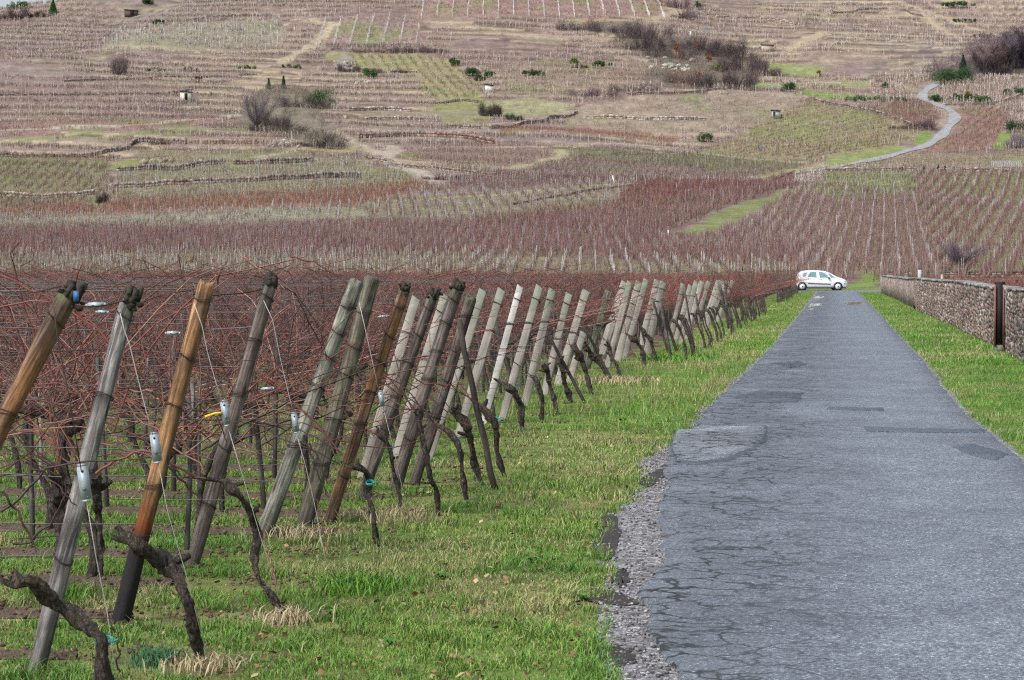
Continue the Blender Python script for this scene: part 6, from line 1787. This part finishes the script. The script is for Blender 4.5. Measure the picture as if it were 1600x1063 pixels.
def brush(poly_px, n, h, cols, lab, name='brush_thicket', leaf=False):
    P = np.array(poly(poly_px)); lo, hi = P.min(0), P.max(0)
    S = lo[0] + (hi[0] - lo[0]) * rng.random(n * 3); D = lo[1] + (hi[1] - lo[1]) * rng.random(n * 3)
    m = inpoly(P, S + 4 * (fbm(S / 5, D / 7, 3) - .5), D + 6 * (fbm(S / 5 + 9, D / 7, 3) - .5)); S, D = S[m][:n], D[m][:n]; n = len(S)
    cl = fbm(S / 3.5 + 2, D / 5, 3); k = rng.random(n) < sstep(.42, .56, cl); S, D, cl = S[k], D[k], cl[k]; n = len(S)
    x, y = sd2xy(S, D); z = hz(S, D); H = h * (.3 + 1.2 * sstep(.4, .7, cl)) * (.5 + .6 * rng.random(n))
    z0_ = z + H * rng.random(n) * .6
    w = .045 * D / 700; an = rng.random(n) * 6.28
    W_ = np.c_[np.cos(an) * w, np.sin(an) * w, 0 * w]; l = rng.normal(0, .35, (n, 2)) * H[:, None]
    c = np.array(cols)[np.clip((vnoise(S / 7, D / 9) * len(cols) + rng.normal(0, .35, n)).astype(int), 0, len(cols) - 1)] * (.6 + .9 * rng.random((n, 1)))
    a = Acc(); b0 = np.c_[x, y, z0_]
    a.add(np.stack([b0 - W_, b0 + W_, np.c_[x + l[:, 0], y + l[:, 1], z + H]], 1).reshape(-1, 3), np.repeat(c, 3, 0), None, np.arange(3 * n).reshape(-1, 3))
    link(name, a.mesh(name), M['veg'], kind='stuff', label=lab, category='brush')
brush([(865, 46), (900, 34), (985, 32), (1040, 58), (1110, 58), (1180, 88), (1196, 118), (1165, 140), (1060, 140), (995, 130), (1030, 100), (980, 80), (940, 54)], 13000, 2.6, [(.11, .085, .08), (.18, .13, .115), (.22, .17, .155), (.11, .12, .06), (.09, .08, .08), (.24, .12, .07), (.25, .22, .20)], 'mass of bare grey-purple brush covering the rocky slope at upper right of centre')
brush([(368, 208), (382, 160), (405, 138), (520, 140), (525, 165), (500, 178), (535, 210), (548, 234), (500, 234), (440, 212)], 12000, 2.0, [(.10, .085, .08), (.19, .15, .13), (.12, .12, .07), (.24, .20, .19)], 'mass of bare grey scrub on the slope left of centre')
brush([(1440, 118), (1500, 84), (1560, 62), (1700, 20), (1700, 104), (1540, 118), (1480, 132)], 15000, 4.2, [(.09, .07, .085), (.14, .105, .115), (.17, .12, .125), (.06, .06, .08)], 'dense purple-brown leafless wood at the top right')
brush([(480, 70), (700, 76), (700, 86), (560, 84)], 3000, 1.2, [(.09, .07, .07), (.13, .10, .10)], 'dark brambles along the bank under the pinkish fields')
# terrace walls as real low walls on the slope
TW = [
 ([(-60, 245), (60, 243), (170, 238), (215, 222)], 1.4, 'dark dry stone terrace wall at the left edge of the lower terraces'),
 ([(222, 222), (260, 220), (290, 222)], 2.0, 'short dark overhanging wall above the left terraces'),
 ([(290, 224), (380, 222), (470, 226)], 1.6, 'reddish stone terrace wall at the top of the blue-staked terraces'),
 ([(185, 266), (300, 260), (420, 253), (520, 250)], 1.7, 'stone terrace wall, second of the blue-staked terraces'),
 ([(178, 294), (300, 288), (420, 282), (560, 276)], 1.7, 'stone terrace wall, third of the blue-staked terraces'),
 ([(-60, 308), (60, 308), (145, 306)], 1.6, 'pale stone wall under the grassy strip at the left edge'),
 ([(545, 172), (600, 170), (672, 174)], 1.6, 'pale rubble wall, upper one of the central terraces'),
 ([(540, 186), (600, 184), (670, 186)], 1.2, 'pale rubble wall, lower one of the central terraces'),
 ([(560, 216), (640, 212), (720, 216), (770, 222)], 2.2, 'reddish rubble wall below the central terraces'),
 ([(548, 246), (600, 252), (660, 262), (720, 270), (790, 276)], 1.4, 'curving dark stone wall beside the farm track'),
 ([(700, 196), (780, 200), (860, 186), (900, 176)], 1.4, 'dark stone bank right of the two dark bushes'),
 ([(900, 182), (1000, 186), (1100, 188)], 1.5, 'terrace wall above the tan grassy rows'),
 ([(560, 110), (600, 112), (650, 112)], 1.0, 'pale wall under the yellow-green field'),
 ([(675, 160), (720, 158), (752, 160)], 1.2, 'small rubble wall below the yellow-green field'),
 ([(800, 322), (920, 300), (1050, 290), (1240, 270)], .7, 'low stone edging below the grassy path'),
 ([(1290, 270), (1400, 266), (1500, 268), (1600, 268)], 1.1, 'long stone wall where the workers stand'),
 ([(1270, 158), (1340, 172), (1400, 188), (1440, 204)], 1.3, 'dark stone bank between the striped field and the red-brown plot'),
 ([(980, 150), (1100, 143), (1180, 140)], 1.1, 'stone bank under the large thicket'),
 ([(1120, 28), (1200, 30), (1260, 42)], 1.2, 'pale bank on the upper right slope'),
 ([(1300, 22), (1380, 12), (1440, 26)], 1.2, 'stone bank high on the right slope'),
 ([(0, 46), (120, 38), (260, 34), (420, 22)], 1.0, 'long stone bank on the upper left slope'),
 ([(1475, 166), (1560, 160), (1620, 140)], 1.0, 'tan bank right of the hill road bend'),
 ([(100, 128), (250, 122), (400, 118)], .8, 'faint stone wall across the left hillside'),
 ([(0, 150), (150, 148), (300, 142)], .9, 'low wall left of the small white hut'),
]
for line, h, lab in TW:
    L = resample(np.c_[np.array([hit(*p) for p in line]), np.zeros(len(line))], 4 * len(line) * 3)[:, :2]
    c = world(*L[len(L) // 2]); o = thing('terrace_wall', lab, 'wall', c)
    a = Acc()
    sub = resample(np.c_[L, np.zeros(len(L))], int(max(20, np.linalg.norm(np.diff(L, axis=0), axis=1).sum() / .62)))[:, :2]
    Z = hz(sub[:, 0], sub[:, 1]); X, Y = sd2xy(sub[:, 0], sub[:, 1])
    red = 'reddish' in lab; pale = 'pale' in lab or 'tan' in lab
    for x_, y_, z_ in zip(X, Y, Z):
        hh = h * .62 * (.75 + .5 * vnoise(x_ / 4, y_ / 4)) * random.uniform(.92, 1.08); n_ = 2
        if vnoise(x_ / 7 + 5, y_ / 7) < .18: continue
        for j in range(n_):
            col = np.array((.24, .17, .145) if red else (.36, .32, .28) if pale else (.235, .20, .18)) * random.uniform(.5, 1.4)
            box(a, (x_ - c[0] + random.uniform(-.1, .1), y_ - c[1] + random.uniform(-.1, .1), z_ - c[2] + hh * (j + .5) / n_ - .1 * (1 - j)), (.36, .30, hh / n_ / 2), col, jit=.07)
    link('stones', a.mesh('stones'), M['veg'], o, kind='stuff')

# rocky outcrops
def rocks(px, py, wpx, hpx, n, lab, col=(.34, .33, .31)):
    s_, d_ = hit(px, py); b = world(s_, d_); o = thing('rock_outcrop', lab, 'rock', b)
    wm, hm = wpx * d_ / FPX / 2, hpx * d_ / FPX
    a = Acc(); ss = s_ + rng.normal(0, wm * .5, n); dd = d_ + rng.normal(0, hm * 1.5, n)
    X, Y = sd2xy(ss, dd); Z = hz(ss, dd)
    lumps(a, np.c_[X, Y, Z + .2] - b, .4 + .9 * rng.random(n) ** 2, np.array(col) * (.5 + .8 * rng.random((n, 1))))
    link('boulders', a.mesh('boulders'), M['stone'], o, kind='stuff')
rocks(440, 225, 60, 20, 40, 'pale rocky outcrop among scrub left of centre', (.30, .28, .25))
rocks(1060, 105, 70, 24, 50, 'pale rocks showing in the middle of the large thicket', (.40, .40, .33))
rocks(545, 100, 16, 10, 14, 'pale rocks left of the lone round bush', (.27, .25, .23))
rocks(575, 128, 50, 8, 20, 'pale rocks under the lone round bush', (.40, .37, .34))
rocks(250, 250, 40, 10, 14, 'tan rocks at the corner of the left terraces', (.38, .34, .24))

def hut(px, py, w, h, wallc, roofc, lab, door=None, roof_slant=.3, depth=2.0):
    s_, d_ = hit(px, py); b = world(s_, d_); wm, hm = w * d_ / FPX, h * d_ / FPX
    o = thing('vineyard_hut', lab, 'hut', b, PSI)
    a = Acc(); box(a, (0, 0, hm * .45 - .2), (wm / 2, depth / 2, hm * .45 + .2), wallc); link('wall', a.mesh('wall'), M['veg'], o)
    a = Acc(); box(a, (0, 0, hm * .95), (wm / 2 + .25, depth / 2 + .3, .10), roofc, R=Matrix.Rotation(roof_slant * .3, 3, 'Y')); link('roof', a.mesh('roof'), M['veg'], o)
    if door:
        a = Acc(); box(a, (door * wm / 2, -depth / 2 - .02, hm * .40), (wm * .14, .04, hm * .36), (.02, .018, .018)); link('door', a.mesh('door'), M['veg'], o)
hut(291, 156, 17, 15, (.55, .53, .46), (.05, .045, .04), 'small whitish hut with a dark doorway on the left hillside', .05)
hut(205, 24, 20, 9, (.10, .08, .075), (.04, .035, .035), 'dark low hut high on the upper left slope', .2)
hut(1212, 187, 12, 12, (.40, .42, .45), (.03, .03, .03), 'small grey hut with a black opening right of centre', -.5)
hut(1199, 80, 18, 10, (.45, .39, .30), (.10, .085, .07), 'beige little shelter on the upper right slope')
hut(764, 142, 12, 12, (.68, .68, .66), (.045, .04, .055), 'tiny white hut with a dark slanted roof right of the yellow-green field', None, .6)
hut(310, 129, 9, 8, (.22, .13, .09), (.05, .035, .03), 'tiny brown shed above the whitish hut')
# pale netting fence on the right
s_, d_ = hit(1572, 262); b = world(s_, d_); o = thing('netting_fence', 'pale white netting fence near the right edge above the green columns', 'fence', b, PSI)
wm = 46 * d_ / FPX
a = Acc()
for i in range(14):
    a2 = Acc(); tubes(a2, np.array([(-wm / 2 + wm * i / 13, 0, -.1), (-wm / 2 + wm * i / 13, 0, 1.6)]), np.full((1, 2), .05), 4, (.50, .54, .55)); link('fence_post', a2.mesh('fence_post'), M['veg'], o)
for z in np.linspace(.3, 1.5, 7): tubes(a, np.array([(-wm / 2, 0, z), (wm / 2, 0, z)]), np.full((1, 2), .03), 3, (.46, .50, .52))
link('netting', a.mesh('netting'), M['veg'], o)
# white leaning post seen alone, blue things
for (x_, y_, h_, lean, c, lab) in ((961, 292, 16, -.25, (.66, .66, .62), 'lone whitish leaning post by the grassy path'), (1079, 58, 9, 0, (.75, .74, .70), 'small white marker high on the slope'), (1044, 378, 16, 0, (.62, .62, .60), 'white stake at the tip of the bright green strip'), (758, 398, 14, 0, (.6, .6, .58), 'pale stake standing out at the lower edge of the mauve vines')):
    s_, d_ = hit(x_, y_); b = world(s_, d_); a = Acc(); L = h_ * d_ / FPX
    tubes(a, np.array([(0, 0, -.1), (L * lean * .5, 0, L * .5), (L * lean, 0, L)]), np.full((1, 3), 1.3 * d_ / FPX), 5, c, cap=True)
    o = link('marker_post', a.mesh('marker_post'), M['veg']); o.location = b; tag(o, lab, 'post')
for (x_, y_, lab) in ((1102, 43, 'tiny blue barrel on the upper right slope'), (1188, 236, 'tiny blue barrel at the edge of the striped field')):
    s_, d_ = hit(x_, y_); b = world(s_, d_); a = Acc()
    tubes(a, np.array([(0, 0, 0), (0, 0, .1), (0, 0, .8), (0, 0, .9)]), np.array([[.28, .33, .33, .27]]), 10, (.10, .25, .55), cap=True)
    o = link('barrel', a.mesh('barrel'), M['veg']); o.location = b; tag(o, lab, 'barrel')

# three people working in the vines
def person(px, py, hpx, top, legs, lab, pose):
    s_, d_ = hit(px, py); b = world(s_, d_); H = 1.72
    o = thing('person', lab, 'person', b, PSI + random.uniform(-.5, .5))
    me = bpy.data.meshes.new('body')
    bend = pose
    hip = (0, 0, .92); ch = (0.0, -bend * .35, 1.32); nk = (0, -bend * .45, 1.48); hd = (0, -bend * .5, 1.60)
    vs = [hip, (0, -bend * .18, 1.12), ch, nk, hd, (0, -bend * .5, 1.70),
          (-.10, 0, .88), (-.12, .05, .48), (-.13, 0, .07), (-.13, -.14, .04), (.10, 0, .88), (.13, -.06, .48), (.13, 0, .07), (.13, -.14, .04),
          (-.19, -bend * .4, 1.40), (-.25, -bend * .5 - .04, 1.14), (-.20, -bend * .6 - .22, .98), (.19, -bend * .4, 1.40), (.25, -bend * .5 - .04, 1.14), (.20, -bend * .6 - .22, .98)]
    es = [(0, 1), (1, 2), (2, 3), (3, 4), (4, 5), (0, 6), (6, 7), (7, 8), (8, 9), (0, 10), (10, 11), (11, 12), (12, 13), (2, 14), (14, 15), (15, 16), (2, 17), (17, 18), (18, 19)]
    rd = [.16, .15, .17, .06, .10, .08, .10, .07, .05, .05, .10, .07, .05, .05, .07, .05, .04, .07, .05, .04]
    me.from_pydata(vs, es, []); bo = link('body', me, None, o)
    sk = bo.modifiers.new('skin', 'SKIN'); sv_ = me.skin_vertices[0].data
    for k, r in enumerate(rd): sv_[k].radius = (r, r)
    sv_[0].use_root = True
    bo.modifiers.new('sub', 'SUBSURF').levels = 1
    me.materials.append(simple('clothes_mat', legs, .9))
    a = Acc(); th = np.linspace(0, 1, 6)
    tubes(a, np.array([(0, 0, .86), (0, -bend * .18, 1.12), (0, -bend * .35, 1.34), (0, -bend * .43, 1.46)]), np.array([[.20, .20, .22, .10]]), 10, top, cap=True)
    link('jacket', a.mesh('jacket'), M['veg'], o)
    a = Acc(); lumps(a, np.array([[0, -bend * .5, 1.63]]), np.array([.13]), np.array([[.25, .15, .11]])); link('head', a.mesh('head'), M['veg'], o)
    a = Acc(); lumps(a, np.array([[0, -bend * .5 + .02, 1.70]]), np.array([.12]), np.array([[.03, .025, .02]])); link('hair', a.mesh('hair'), M['veg'], o)
person(1443, 270, 10, (.10, .07, .065), (.05, .04, .04), 'person in brownish clothes standing at the wall, leftmost of three workers', .1)
person(1465, 270, 8, (.02, .02, .025), (.02, .02, .03), 'person in black bending beside the wall, middle of three workers', .5)
person(1476, 270, 9, (.015, .015, .03), (.02, .02, .03), 'person in dark navy leaning over the vines, rightmost of three workers', .3)
print('TRIANGLES', TRIS)
